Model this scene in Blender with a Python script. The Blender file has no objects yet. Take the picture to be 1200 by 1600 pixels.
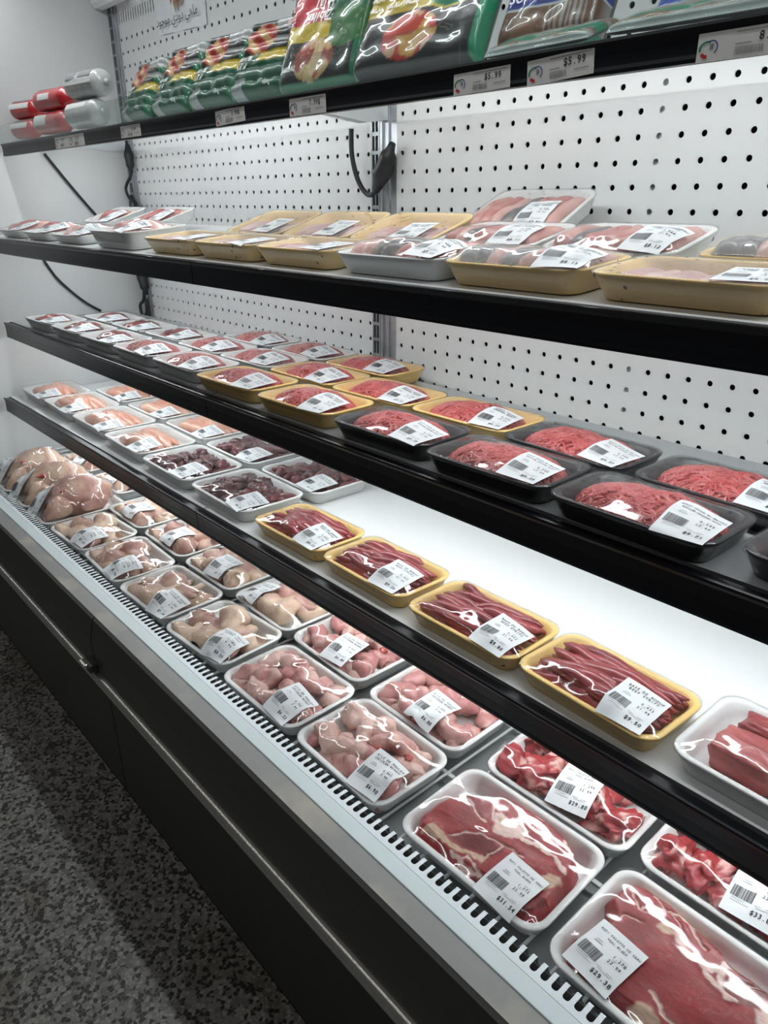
import bpy, math, random
import numpy as np
from mathutils import Vector, Matrix, noise

# ------------------------------------------------------------------ basics
U = 0.035                      # pegboard pitch in metres; the case is laid out on this module
FLOOR = -40.5                  # floor level in modules
random.seed(11)
SC = bpy.context.scene
COL = SC.collection
def P(x, y, z): return Vector((x*U, y*U, (z-FLOOR)*U))

def mesh(name, v, f, smooth=False, col=None):
    m = bpy.data.meshes.new(name)
    m.from_pydata([tuple(map(float, p)) for p in v], [], [tuple(int(i) for i in q) for q in f])
    if smooth:
        m.polygons.foreach_set('use_smooth', [True]*len(m.polygons))
    if col is not None:
        a = m.color_attributes.new('Col', 'FLOAT_COLOR', 'POINT')
        c = np.ones((len(v), 4), np.float32); c[:, :3] = col
        a.data.foreach_set('color', c.ravel())
    m.update()
    return m
def obj(name, me, mat=None, parent=None, loc=None, rot=None, label=None):
    o = bpy.data.objects.new(name, me)
    COL.objects.link(o)
    if mat is not None and len(me.materials) == 0: me.materials.append(mat)
    if parent is not None: o.parent = parent
    if loc is not None: o.location = loc
    if rot is not None: o.rotation_euler = rot
    if label: o['label'] = label
    return o
def empty(name, loc, rot=(0, 0, 0)):
    o = bpy.data.objects.new(name, None); COL.objects.link(o)
    o.empty_display_size = .02; o.location = loc; o.rotation_euler = rot
    return o
def tag(o, label, cat, group=None):
    o['label'] = label; o['category'] = cat
    if group: o['group'] = group
    return o
def struct(o):
    o['kind'] = 'structure'; return o
def boxes(bl):
    v, f = [], []
    for (x0, x1, y0, y1, z0, z1) in bl:
        n = len(v)
        v += [(x0,y0,z0),(x1,y0,z0),(x1,y1,z0),(x0,y1,z0),(x0,y0,z1),(x1,y0,z1),(x1,y1,z1),(x0,y1,z1)]
        f += [(n,n+3,n+2,n+1),(n+4,n+5,n+6,n+7),(n,n+1,n+5,n+4),(n+1,n+2,n+6,n+5),(n+2,n+3,n+7,n+6),(n+3,n,n+4,n+7)]
    return v, f
def ubox(name, bl, mat, parent=None, bevel=0, label=None):
    """boxes given in modules, world placed"""
    v, f = boxes(bl)
    o = obj(name, mesh(name, [P(*p) for p in v], f), mat, parent, label=label)
    if bevel:
        b = o.modifiers.new('bevel', 'BEVEL'); b.width = bevel; b.segments = 2; b.limit_method = 'ANGLE'
    return o
def extrude_x(name, prof, x0, x1, mat, parent=None, smooth=False, label=None):
    """closed (y,z) outline in modules swept along x"""
    n = len(prof); xs = (x0, x0+.03, x1-.03, x1) if smooth else (x0, x1); k = len(xs)
    v = [P(x, y, z) for x in xs for y, z in prof]
    f = [(a*n+i, a*n+(i+1) % n, (a+1)*n+(i+1) % n, (a+1)*n+i) for a in range(k-1) for i in range(n)]
    f += [tuple(range(n))[::-1], tuple(range((k-1)*n, k*n))]
    m = mesh(name, v, f, smooth)
    return obj(name, m, mat, parent, label=label)
def tube(paths, rads, k=8, flat=1.0):
    """tubes along point lists; rads scalar or list per point; returns v,f"""
    V, F = [], []
    for pth, r in zip(paths, rads):
        p = np.array(pth, float); n = len(p)
        t = np.gradient(p, axis=0); t /= np.linalg.norm(t, axis=1)[:, None]+1e-12
        up = np.array([0, 0, 1.0])
        if abs(t[:, 2]).mean() > .85: up = np.array([0, 1.0, 0])
        s = np.cross(t, up); s /= np.linalg.norm(s, axis=1)[:, None]+1e-12
        b = np.cross(s, t)
        r = np.broadcast_to(np.array(r, float), (n,)) if np.ndim(r) < 2 else np.array(r, float)
        ra, rb = (r, r*flat) if r.ndim == 1 else (r[:, 0], r[:, 1])
        a = np.linspace(0, 2*np.pi, k, endpoint=False)
        ring = p[:, None, :] + s[:, None, :]*(np.cos(a)[None, :, None]*ra[:, None, None]) + b[:, None, :]*(np.sin(a)[None, :, None]*rb[:, None, None])
        o = len(V)
        V += list(ring.reshape(-1, 3))
        for i in range(n-1):
            for j in range(k):
                F.append((o+i*k+j, o+i*k+(j+1) % k, o+(i+1)*k+(j+1) % k, o+(i+1)*k+j))
        F.append(tuple(o+j for j in range(k))[::-1]); F.append(tuple(o+(n-1)*k+j for j in range(k)))
    return V, F
def ease(n, r0, rmid, r1, p=.5):
    """radius profile with rounded ends"""
    t = np.linspace(0, 1, n)
    base = np.interp(t, np.linspace(0, 1, len(rmid)), rmid)
    cap = np.clip(np.minimum((t+.004)/r0, (1.004-t)/r1), 0, 1)
    return base*np.sqrt(1-(1-cap)**2)
def wob(v, amp, sc, seed=0, axis=None):
    out = []
    for q in v:
        n = noise.noise_vector(Vector((q[0]*sc+seed, q[1]*sc-seed, q[2]*sc+seed*.7)))
        out.append((q[0]+n[0]*amp, q[1]+n[1]*amp, q[2]+n[2]*amp))
    return out
def blob(c, r, seed, amp=.18, nu=14, nv=10, rot=0, pw=1.0):
    v, f = [], []
    cr, sr = math.cos(rot), math.sin(rot)
    for i in range(nv+1):
        th = math.pi*i/nv
        for j in range(nu):
            ph = 2*math.pi*j/nu
            d = Vector((math.sin(th)*math.cos(ph), math.sin(th)*math.sin(ph), math.cos(th)))
            if pw != 1: d = Vector([math.copysign(abs(q)**pw, q) for q in d])
            k = 1+amp*noise.noise(d*1.4+Vector((seed*3.1, seed*1.7, seed)))+amp*.5*noise.noise(d*3.4+Vector((seed, seed*2.3, 0)))
            x, y, z = d[0]*r[0]*k, d[1]*r[1]*k, d[2]*r[2]*k
            v.append((c[0]+x*cr-y*sr, c[1]+x*sr+y*cr, c[2]+z))
    for i in range(nv):
        for j in range(nu):
            f.append((i*nu+j, (i+1)*nu+j, (i+1)*nu+(j+1) % nu, i*nu+(j+1) % nu))
    return v, f
def join(parts):
    V, F = [], []
    for v, f in parts:
        o = len(V); V += list(v); F += [tuple(i+o for i in q) for q in f]
    return V, F
def rrect(a, b, r, n=6):
    """rounded rectangle outline, half sizes a,b"""
    r = min(r, a*.98, b*.98); pts = []
    for cx, cy, s in ((a-r, b-r, 0), (-(a-r), b-r, 90), (-(a-r), -(b-r), 180), (a-r, -(b-r), 270)):
        for i in range(n+1):
            t = math.radians(s+90*i/n); pts.append((cx+r*math.cos(t), cy+r*math.sin(t)))
    return pts
def loft(rings):
    n = len(rings[0]); v = [p for r in rings for p in r]; f = []
    for i in range(len(rings)-1):
        for j in range(n):
            f.append((i*n+j, i*n+(j+1) % n, (i+1)*n+(j+1) % n, (i+1)*n+j))
    f.append(tuple(range(n))[::-1]); f.append(tuple(range((len(rings)-1)*n, len(rings)*n)))
    return v, f

# ------------------------------------------------------------------ materials
def nodes(name):
    m = bpy.data.materials.new(name); m.use_nodes = True
    t = m.node_tree; t.nodes.clear()
    out = t.nodes.new('ShaderNodeOutputMaterial')
    return m, t, out
def N(t, kind, **kw):
    n = t.nodes.new(kind)
    for k, val in kw.items():
        if k.startswith('i_'):
            key = k[2:]; n.inputs[int(key) if key.isdigit() else key.replace('_', ' ')].default_value = val
        else: setattr(n, k, val)
    return n
def lk(t, a, b): t.links.new(a, b)
def math_n(t, op, a, b=None):
    n = t.nodes.new('ShaderNodeMath'); n.operation = op
    for i, q in enumerate((a, b)):
        if q is None: continue
        if isinstance(q, (int, float)): n.inputs[i].default_value = q
        else: t.links.new(q, n.inputs[i])
    return n.outputs[0]
def pbr(name, col, rough=.5, metal=0, spec=.5, coat=0, col2=None, nscale=8, bump=0, bscale=60, detail=4, stretch=None, rand=0, lo=.35, hi=.65, trans=0, sss=0):
    m, t, out = nodes(name)
    b = N(t, 'ShaderNodeBsdfPrincipled')
    b.inputs['Base Color'].default_value = (*col, 1); b.inputs['Roughness'].default_value = rough
    b.inputs['Metallic'].default_value = metal; b.inputs['Specular IOR Level'].default_value = spec
    b.inputs['Coat Weight'].default_value = coat; b.inputs['Coat Roughness'].default_value = .12
    b.inputs['Transmission Weight'].default_value = trans
    if sss:
        b.inputs['Subsurface Weight'].default_value = sss; b.inputs['Subsurface Radius'].default_value = (.006, .002, .001)
        b.inputs['Subsurface Scale'].default_value = 1.0
    vec = None
    if col2 is not None or bump:
        tc = N(t, 'ShaderNodeTexCoord'); vec = tc.outputs['Object']
        if stretch:
            mp = N(t, 'ShaderNodeMapping'); mp.inputs['Scale'].default_value = stretch
            lk(t, vec, mp.inputs['Vector']); vec = mp.outputs[0]
    if col2 is not None:
        nz = N(t, 'ShaderNodeTexNoise'); nz.inputs['Scale'].default_value = nscale; nz.inputs['Detail'].default_value = detail
        lk(t, vec, nz.inputs['Vector'])
        r = N(t, 'ShaderNodeValToRGB'); r.color_ramp.elements[0].position = lo; r.color_ramp.elements[1].position = hi
        r.color_ramp.elements[0].color = (*col, 1); r.color_ramp.elements[1].color = (*col2, 1)
        fac = nz.outputs['Fac']
        if rand:
            oi = N(t, 'ShaderNodeObjectInfo')
            fac = math_n(t, 'ADD', fac, math_n(t, 'MULTIPLY', math_n(t, 'SUBTRACT', oi.outputs['Random'], .5), rand))
        lk(t, fac, r.inputs[0]); lk(t, r.outputs[0], b.inputs['Base Color'])
    if bump:
        nb = N(t, 'ShaderNodeTexNoise'); nb.inputs['Scale'].default_value = bscale; nb.inputs['Detail'].default_value = 3
        lk(t, vec, nb.inputs['Vector'])
        bp = N(t, 'ShaderNodeBump'); bp.inputs['Strength'].default_value = bump; bp.inputs['Distance'].default_value = .002
        lk(t, nb.outputs['Fac'], bp.inputs['Height']); lk(t, bp.outputs[0], b.inputs['Normal'])
    lk(t, b.outputs[0], out.inputs[0])
    return m
def emit(name, col, s):
    m, t, out = nodes(name)
    e = N(t, 'ShaderNodeEmission'); e.inputs[0].default_value = (*col, 1); e.inputs[1].default_value = s
    lk(t, e.outputs[0], out.inputs[0]); return m
def vcol(name, rough=.35, coat=.3, bump=0, bscale=90, grain=None, spec=.5):
    m, t, out = nodes(name)
    b = N(t, 'ShaderNodeBsdfPrincipled'); b.inputs['Roughness'].default_value = rough; b.inputs['Coat Weight'].default_value = coat
    b.inputs['Coat Roughness'].default_value = .1; b.inputs['Specular IOR Level'].default_value = spec
    a = N(t, 'ShaderNodeVertexColor', layer_name='Col')
    if grain:
        tc = N(t, 'ShaderNodeTexCoord'); mp = N(t, 'ShaderNodeMapping'); mp.inputs['Scale'].default_value = grain
        mp.inputs['Rotation'].default_value = (0, 0, .5)
        lk(t, tc.outputs['Object'], mp.inputs[0])
        nz = N(t, 'ShaderNodeTexNoise'); nz.inputs['Scale'].default_value = 1; nz.inputs['Detail'].default_value = 5
        lk(t, mp.outputs[0], nz.inputs['Vector'])
        k = math_n(t, 'ADD', math_n(t, 'MULTIPLY', nz.outputs['Fac'], 1.1), .45)
        mx = N(t, 'ShaderNodeMix', data_type='RGBA', blend_type='MULTIPLY'); mx.inputs[0].default_value = 1
        cb = N(t, 'ShaderNodeCombineColor'); lk(t, k, cb.inputs[0]); lk(t, k, cb.inputs[1]); lk(t, k, cb.inputs[2])
        lk(t, a.outputs[0], mx.inputs[6]); lk(t, cb.outputs[0], mx.inputs[7]); lk(t, mx.outputs[2], b.inputs['Base Color'])
        bp = N(t, 'ShaderNodeBump'); bp.inputs['Strength'].default_value = .35; bp.inputs['Distance'].default_value = .001
        lk(t, nz.outputs['Fac'], bp.inputs['Height']); lk(t, bp.outputs[0], b.inputs['Normal'])
    else:
        lk(t, a.outputs[0], b.inputs['Base Color'])
    lk(t, b.outputs[0], out.inputs[0]); return m
def film_mat(name, refl=.09, haze=.03, spots=False, bumps=.35, bscale=26, tint=(1, 1, 1), rough=.07, cap=.35):
    m, t, out = nodes(name)
    tr = N(t, 'ShaderNodeBsdfTransparent'); tr.inputs[0].default_value = (*tint, 1)
    gl = N(t, 'ShaderNodeBsdfGlossy'); gl.inputs['Roughness'].default_value = rough
    df = N(t, 'ShaderNodeBsdfDiffuse'); df.inputs[0].default_value = (.75, .77, .78, 1)
    tc = N(t, 'ShaderNodeTexCoord')
    oi = N(t, 'ShaderNodeObjectInfo')
    va = N(t, 'ShaderNodeVectorMath', operation='ADD'); lk(t, tc.outputs['Object'], va.inputs[0])
    cb = N(t, 'ShaderNodeCombineXYZ'); lk(t, math_n(t, 'MULTIPLY', oi.outputs['Random'], 9.0), cb.inputs[0]); lk(t, oi.outputs['Random'], cb.inputs[1])
    lk(t, cb.outputs[0], va.inputs[1])
    mp = N(t, 'ShaderNodeMapping'); mp.inputs['Scale'].default_value = (.8, 1.3, 1); mp.inputs['Rotation'].default_value = (0, 0, .6)
    lk(t, va.outputs[0], mp.inputs[0])
    nz = N(t, 'ShaderNodeTexNoise'); nz.inputs['Scale'].default_value = bscale; nz.inputs['Detail'].default_value = 1.5; nz.inputs['Distortion'].default_value = 1.0
    lk(t, mp.outputs[0], nz.inputs['Vector'])
    bp = N(t, 'ShaderNodeBump'); bp.inputs['Strength'].default_value = bumps; bp.inputs['Distance'].default_value = .012
    lk(t, nz.outputs['Fac'], bp.inputs['Height']); lk(t, bp.outputs[0], gl.inputs['Normal'])
    fr = N(t, 'ShaderNodeFresnel'); fr.inputs[0].default_value = 1.4; lk(t, bp.outputs[0], fr.inputs['Normal'])
    fac = math_n(t, 'MINIMUM', math_n(t, 'ADD', math_n(t, 'MULTIPLY', fr.outputs[0], .8), refl-.03), cap)
    m1 = N(t, 'ShaderNodeMixShader'); m1.inputs[0].default_value = haze
    if spots:
        vo = N(t, 'ShaderNodeTexVoronoi'); vo.inputs['Scale'].default_value = 62; lk(t, va.outputs[0], vo.inputs['Vector'])
        n2 = N(t, 'ShaderNodeTexNoise'); n2.inputs['Scale'].default_value = 14; lk(t, va.outputs[0], n2.inputs['Vector'])
        sp = math_n(t, 'MULTIPLY', math_n(t, 'LESS_THAN', vo.outputs['Distance'], .15), math_n(t, 'GREATER_THAN', n2.outputs['Fac'], .5))
        lk(t, math_n(t, 'MAXIMUM', math_n(t, 'MULTIPLY', sp, .8), haze), m1.inputs[0])
        mxc = N(t, 'ShaderNodeMix', data_type='RGBA'); lk(t, sp, mxc.inputs[0])
        mxc.inputs[6].default_value = (.75, .77, .78, 1); mxc.inputs[7].default_value = (.1, .08, .08, 1); lk(t, mxc.outputs[2], df.inputs[0])
    lk(t, tr.outputs[0], m1.inputs[1]); lk(t, df.outputs[0], m1.inputs[2])
    m2 = N(t, 'ShaderNodeMixShader'); lk(t, fac, m2.inputs[0])
    lk(t, m1.outputs[0], m2.inputs[1]); lk(t, gl.outputs[0], m2.inputs[2])
    lk(t, m2.outputs[0], out.inputs[0]); return m
def perforated(name, col, ox, oz, rad, slits=None, rough=.35):
    m, t, out = nodes(name)
    b = N(t, 'ShaderNodeBsdfPrincipled'); b.inputs['Base Color'].default_value = (*col, 1); b.inputs['Roughness'].default_value = rough
    tr = N(t, 'ShaderNodeBsdfTransparent')
    tc = N(t, 'ShaderNodeTexCoord'); sx = N(t, 'ShaderNodeSeparateXYZ'); lk(t, tc.outputs['Object'], sx.inputs[0])
    X = math_n(t, 'DIVIDE', sx.outputs[0], U); Z = math_n(t, 'ADD', math_n(t, 'DIVIDE', sx.outputs[2], U), FLOOR)
    def fr(q, off): return math_n(t, 'SUBTRACT', math_n(t, 'FRACT', math_n(t, 'ADD', q, 200.5-off)), .5)
    dx, dz = fr(X, ox), fr(Z, oz)
    d = math_n(t, 'SQRT', math_n(t, 'ADD', math_n(t, 'MULTIPLY', dx, dx), math_n(t, 'MULTIPLY', dz, dz)))
    hole = math_n(t, 'LESS_THAN', d, rad)
    if slits:
        z0, z1 = slits
        inb = math_n(t, 'MULTIPLY', math_n(t, 'GREATER_THAN', Z, z0), math_n(t, 'LESS_THAN', Z, z1))
        sl = math_n(t, 'LESS_THAN', math_n(t, 'ABSOLUTE', fr(math_n(t, 'MULTIPLY', X, 2.2), 0)), .16)
        above = math_n(t, 'LESS_THAN', Z, z0-.3)
        hole = math_n(t, 'MAXIMUM', math_n(t, 'MULTIPLY', hole, above), math_n(t, 'MULTIPLY', sl, inb))
    mx = N(t, 'ShaderNodeMixShader'); lk(t, hole, mx.inputs[0]); lk(t, b.outputs[0], mx.inputs[1]); lk(t, tr.outputs[0], mx.inputs[2])
    lk(t, mx.outputs[0], out.inputs[0]); return m

M = {}
M['foam_white'] = pbr('foam_white', (.80, .81, .80), .42, spec=.4)
M['foam_yellow'] = pbr('foam_yellow', (.86, .60, .22), .42, spec=.4)
M['foam_black'] = pbr('foam_black', (.014, .015, .018), .32)
M['film'] = film_mat('cling_film', .055, .004, bumps=.30, bscale=11)
M['film_hazy'] = film_mat('hazy_cling_film', .045, .02, bumps=.22, bscale=10)
M['film_spot'] = film_mat('spotted_cling_film', .05, .16, spots=True, bumps=.1, bscale=9, cap=.22)
M['paper'] = pbr('label_paper', (.70, .73, .75), .45)
M['ink'] = pbr('label_ink', (.02, .02, .025), .6)
M['ink_grey'] = pbr('label_fine_print', (.25, .26, .27), .6)
M['rail'] = pbr('black_rail_plastic', (.007, .008, .011), .30, spec=.32)
M['shelf'] = pbr('white_shelf_enamel', (.78, .80, .80), .16, spec=.5)
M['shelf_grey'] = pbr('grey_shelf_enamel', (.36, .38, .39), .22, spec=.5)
M['wallwhite'] = pbr('white_liner', (.74, .75, .75), .38, col2=(.70, .71, .71), nscale=3, spec=.4)
M['metal'] = pbr('galvanised_post', (.42, .44, .46), .38, metal=.85, col2=(.52, .54, .56), nscale=30)
M['steel'] = pbr('brushed_steel', (.55, .54, .50), .20, metal=.8)
M['worn_steel'] = pbr('worn_ledge', (.125, .126, .118), .5, col2=(.23, .205, .16), nscale=9, detail=9, lo=.5, hi=.72, bump=.1, bscale=40)
M['nose'] = pbr('dark_nose_panel', (.045, .045, .041), .5)
M['panel'] = pbr('black_base_panel', (.014, .015, .015), .42)
M['white_paint'] = pbr('white_powder_coat', (.72, .76, .78), .35)
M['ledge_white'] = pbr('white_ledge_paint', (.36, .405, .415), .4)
M['deckpan'] = pbr('grey_deck_pan', (.30, .32, .32), .45)
M['wire'] = pbr('white_coated_wire', (.80, .82, .82), .35)
M['cord'] = pbr('black_rubber_cord', (.012, .012, .014), .42)
M['void'] = pbr('dark_cavity', (.006, .006, .007), .8)
M['beef'] = pbr('ground_beef', (.46, .042, .045), .34, coat=.35, col2=(.66, .15, .14), nscale=70, lo=.40, hi=.72)
M['beef_pale'] = pbr('ground_beef_pale', (.42, .085, .08), .36, coat=.35, col2=(.58, .20, .18), nscale=70, lo=.42, hi=.72)
M['strip'] = pbr('beef_strip', (.22, .020, .030), .34, coat=.25, col2=(.37, .055, .062), nscale=32, rand=.25, stretch=(.4, 1.6, 1.6), bump=.3, bscale=110)
M['steak'] = pbr('beef_block', (.27, .028, .032), .4, coat=.2, col2=(.50, .13, .12), nscale=42, stretch=(.45, 2.2, 2.2), rand=.2, bump=.7, bscale=90, detail=9, lo=.38, hi=.75)
M['liver'] = pbr('liver', (.17, .035, .035), .25, coat=.5, col2=(.34, .075, .065), nscale=22, rand=.3)
M['gizzard'] = pbr('gizzard', (.075, .018, .024), .36, coat=.2, col2=(.19, .055, .058), nscale=45, rand=.4)
M['fillet'] = pbr('chicken_fillet', (.66, .31, .22), .33, coat=.3, col2=(.78, .47, .36), nscale=24, rand=.3, bump=.2, bscale=70)
M['skin'] = pbr('chicken_skin', (.48, .26, .22), .4, coat=.2, col2=(.68, .50, .37), nscale=26, detail=9, rand=.4, bump=.8, bscale=95)
M['wing'] = pbr('wing_skin', (.52, .22, .21), .4, coat=.2, col2=(.72, .48, .42), nscale=38, detail=9, rand=.4, bump=.8, bscale=95)
M['redmeat'] = pbr('raw_red_meat', (.48, .07, .06), .3, coat=.4, col2=(.60, .19, .15), nscale=40)
M['tongue'] = pbr('lamb_tongue', (.50, .20, .18), .36, coat=.3, col2=(.66, .40, .36), nscale=26, rand=.6, bump=.25, bscale=200)
M['tongue_dark'] = pbr('lamb_tongue_dark', (.10, .10, .105), .36, coat=.3, col2=(.24, .22, .22), nscale=26)
M['lamb'] = pbr('lamb_meat', (.46, .10, .09), .34, coat=.35, col2=(.68, .38, .33), nscale=26, rand=.4)
M['fat'] = pbr('white_fat', (.78, .66, .60), .34, coat=.3, col2=(.72, .50, .45), nscale=30)
M['veal'] = vcol('veal_slab', .45, .12, grain=(90, 300, 90))
M['pack'] = vcol('printed_pack', .3, .0, spec=.4)
M['gloss'] = film_mat('vacuum_pouch', .035, .0, bumps=.25, bscale=12, cap=.14)
M['plexi'] = film_mat('acrylic_fence', .03, .03, bumps=0, rough=.02, tint=(.93, .97, .96), cap=.16)
M['red_casing'] = pbr('red_casing', (.52, .025, .03), .28, coat=.4)
M['grey_casing'] = pbr('silver_casing', (.42, .44, .44), .3, coat=.4, col2=(.60, .61, .60), nscale=30)
M['tagpaper'] = pbr('tag_paper', (.80, .79, .76), .5)
M['pink'] = pbr('pink_print', (.70, .45, .45), .5)
M['green'] = pbr('green_print', (.03, .25, .14), .4)
M['red'] = pbr('red_print', (.60, .03, .05), .4)
M['bluep'] = pbr('blue_print', (.06, .09, .38), .4)
M['whitep'] = pbr('white_print', (.8, .8, .78), .4)
M['brown'] = pbr('brown_print', (.16, .06, .035), .5, col2=(.42, .27, .12), nscale=120)

# ------------------------------------------------------------------ camera
cam_d = bpy.data.cameras.new('camera'); cam = bpy.data.objects.new('camera', cam_d); COL.objects.link(cam)
yaw, pitch, roll = (math.radians(q) for q in (48.225, 23.1755, -.1838))
fw = Vector((-math.sin(yaw)*math.cos(pitch), math.cos(yaw)*math.cos(pitch), -math.sin(pitch)))
rt = Vector((math.cos(yaw), math.sin(yaw), 0)); up = rt.cross(fw)
rt, up = rt*math.cos(roll)+up*math.sin(roll), -rt*math.sin(roll)+up*math.cos(roll)
mw = Matrix((rt, up, -fw)).transposed().to_4x4(); mw.translation = P(34.2168, -32.1021, -4.4331)
cam.matrix_world = mw
cam_d.sensor_fit = 'HORIZONTAL'; cam_d.sensor_width = 36; cam_d.lens = 1142.73/1200*36; cam_d.clip_start = .02
SC.camera = cam

# ------------------------------------------------------------------ setting
X0, XJ, X1 = -37.0, -1.6, 40.0
def terrazzo():
    m, t, out = nodes('terrazzo_floor')
    b = N(t, 'ShaderNodeBsdfPrincipled'); b.inputs['Roughness'].default_value = .45
    tc = N(t, 'ShaderNodeTexCoord')
    v = N(t, 'ShaderNodeTexVoronoi'); v.inputs['Scale'].default_value = 135; lk(t, tc.outputs['Object'], v.inputs['Vector'])
    ve = N(t, 'ShaderNodeTexVoronoi', feature='DISTANCE_TO_EDGE'); ve.inputs['Scale'].default_value = 135; lk(t, tc.outputs['Object'], ve.inputs['Vector'])
    sp = N(t, 'ShaderNodeSeparateColor'); lk(t, v.outputs['Color'], sp.inputs[0])
    r = N(t, 'ShaderNodeValToRGB'); r.color_ramp.interpolation = 'CONSTANT'
    e = r.color_ramp.elements; e[0].position = 0; e[0].color = (.025, .025, .024, 1); e[1].position = .36; e[1].color = (.24, .23, .21, 1)
    q = e.new(.62); q.color = (.32, .31, .28, 1); q = e.new(.85); q.color = (.16, .152, .14, 1)
    lk(t, sp.outputs[0], r.inputs[0])
    mx = N(t, 'ShaderNodeMix', data_type='RGBA'); lk(t, math_n(t, 'LESS_THAN', ve.outputs['Distance'], .05), mx.inputs[0])
    lk(t, r.outputs[0], mx.inputs[6]); mx.inputs[7].default_value = (.17, .162, .147, 1)
    big = N(t, 'ShaderNodeTexNoise'); big.inputs['Scale'].default_value = 3.5; lk(t, tc.outputs['Object'], big.inputs['Vector'])
    st = N(t, 'ShaderNodeMix', data_type='RGBA', blend_type='MULTIPLY')
    lk(t, math_n(t, 'MULTIPLY', math_n(t, 'GREATER_THAN', big.outputs['Fac'], .62), .5), st.inputs[0])
    lk(t, mx.outputs[2], st.inputs[6]); st.inputs[7].default_value = (.45, .36, .26, 1)
    lk(t, st.outputs[2], b.inputs['Base Color']); lk(t, b.outputs[0], out.inputs[0]); return m
floor_o = ubox('floor', [(-120, 90, -110, 3, FLOOR-1, FLOOR)], terrazzo()); struct(floor_o)
wb = ubox('wall_back', [(X0-1.5, X1, 1.2, 2.2, FLOOR, 16)], M['void']); struct(wb)

def left_liner():
    """moulded white end wall with shallow vertical and slanting facets"""
    ys = [1.2, -.2, -4, -7.5, -9.2, -10.6, -12.5, -16, -19.2, -21.2]
    zs = [16, 4, -.6, -1.4, -7.6, -8.4, -14.4, -15.6, -21, -22.2, -27, FLOOR]
    dep = lambda y, z: .0 if y > -8 else min(.42, (-8-y)*.14)+.1*math.sin(z*1.1+y*.6)*(1 if y > -14 else 0)
    v, f = [], []
    for z in zs:
        for y in ys: v.append(P(X0-dep(y, z), y, z))
    n = len(ys)
    for i in range(len(zs)-1):
        for j in range(n-1): f.append((i*n+j, i*n+j+1, (i+1)*n+j+1, (i+1)*n+j))
    k = len(v)
    for z in zs:
        for y in ys: v.append(P(X0-1.6, y, z))
    for i in range(len(zs)-1):
        for j in range(n-1): f.append((k+i*n+j, k+(i+1)*n+j, k+(i+1)*n+j+1, k+i*n+j+1))
        f.append((i*n+n-1, k+i*n+n-1, k+(i+1)*n+n-1, (i+1)*n+n-1))
    m = mesh('wall_left', v, f, True)
    return obj('wall_left', m, M['wallwhite'])
struct(left_liner())

peg = perforated('pegboard_white', (.70, .71, .70), -.03, 0, .13)
pegL = perforated('pegboard_white_slotted', (.66, .67, .67), -.03, .05, .128, slits=(9.2, 9.97))
o = ubox('pegboard_panel', [(-35.25, -2.7, 0, .07, -26, 12)], pegL)
tag(o, 'white perforated back panel on the left side, between the corner and the grey post', 'back panel')
o = ubox('pegboard_panel', [(-.5, X1, 0, .07, -26, 12)], peg)
tag(o, 'white perforated back panel on the right side of the grey post', 'back panel')
o = ubox('panel_stiffener', [(15.25, 16.0, .25, .5, FLOOR, 12)], M['white_paint'])
tag(o, 'pale upright strip half filling one column of holes behind the right perforated panel', 'stiffener')

def post(xl, xr, nm, label):
    t = empty(nm, P((xl+xr)/2, .2, FLOOR)); tag(t, label, 'post', 'slotted uprights of the case')
    def part(n, bl, mat):
        v, f = boxes(bl); q = P((xl+xr)/2, .2, FLOOR)
        return obj(n, mesh(n, [P(*p)-q for p in v], f), mat, t)
    part('channel', [(xl+.75, xr, .02, .6, FLOOR, 12), (xl+.85, xl+1.05, -.12, .05, FLOOR, 12), (xl+1.45, xl+1.6, -.1, .05, FLOOR, 12)], M['metal'])
    bl = []
    a, w = xl+.05, .26
    bl += [(a-.05, a+.06, -.08, .1, FLOOR, 12), (a+w+.04, a+w+.1, -.08, .1, FLOOR, 12), (a+2*w+.08, a+2*w+.18, -.08, .1, FLOOR, 12)]
    z = -38
    while z < 12:
        bl += [(a, a+2*w+.12, -.08, .06, z, z+.2)]; z += 1.0
    part('slotted_strip', bl, M['metal'])
    return t
post(-2.7, -.48, 'upright_post', 'grey slotted metal post at the middle of the case, between the perforated panels')
post(-37.0, -35.2, 'upright_post', 'grey slotted metal post in the left corner beside the end wall')

# poster, corner cap
po = empty('poster', P(-24.4, -.1, 7.4)); tag(po, 'white paper poster with a fish picture and Persian writing, taped to the back panel', 'poster')
def rel(o, pts): return [p-o.location for p in pts]
v = []; f = []
for i in range(9):
    for j in range(2):
        v.append(P(-28.3+7.7*i/8, -.0-.1*math.sin(i*.9)**2, (12.6 if j else 7.45-.3*i/8)))
for i in range(8): f.append((2*i, 2*i+2, 2*i+3, 2*i+1))
obj('sheet', mesh('sheet', rel(po, v), f), M['paper'], po)
def fish(cx, cz, ang, s, mat, par):
    pts = [(-1, 0), (-.6, .17), (0, .26), (.5, .2), (.8, .05), (1.15, .28), (1.1, 0), (1.15, -.28), (.8, -.05), (.5, -.18), (0, -.24), (-.6, -.17)]
    c, s_ = math.cos(ang), math.sin(ang)
    vv = [P(cx+s*(x*c-y*s_), -.24, cz+s*(x*s_+y*c)) for x, y in pts]
    return obj('fish_print', mesh('fish_print', rel(par, vv), [tuple(range(len(pts)))]), mat, par)
fish(-24.6, 9.9, 1.5, 1.5, M['brown'], po); fish(-24.0, 10.2, 1.75, 1.6, M['brown'], po); fish(-25.1, 10.3, 1.35, 1.3, M['red'], po)
o = obj('light_housing', None) if False else None
cap = extrude_x('corner_housing', [(0, 12), (0, 10.6), (-.5, 10.4), (-1.2, 10.4), (-1.5, 10.7), (-1.5, 12)], -36.9, -32.4, M['foam_white'], smooth=False)
tag(cap, 'pale rounded housing in the top left corner above the back panel', 'housing')

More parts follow.
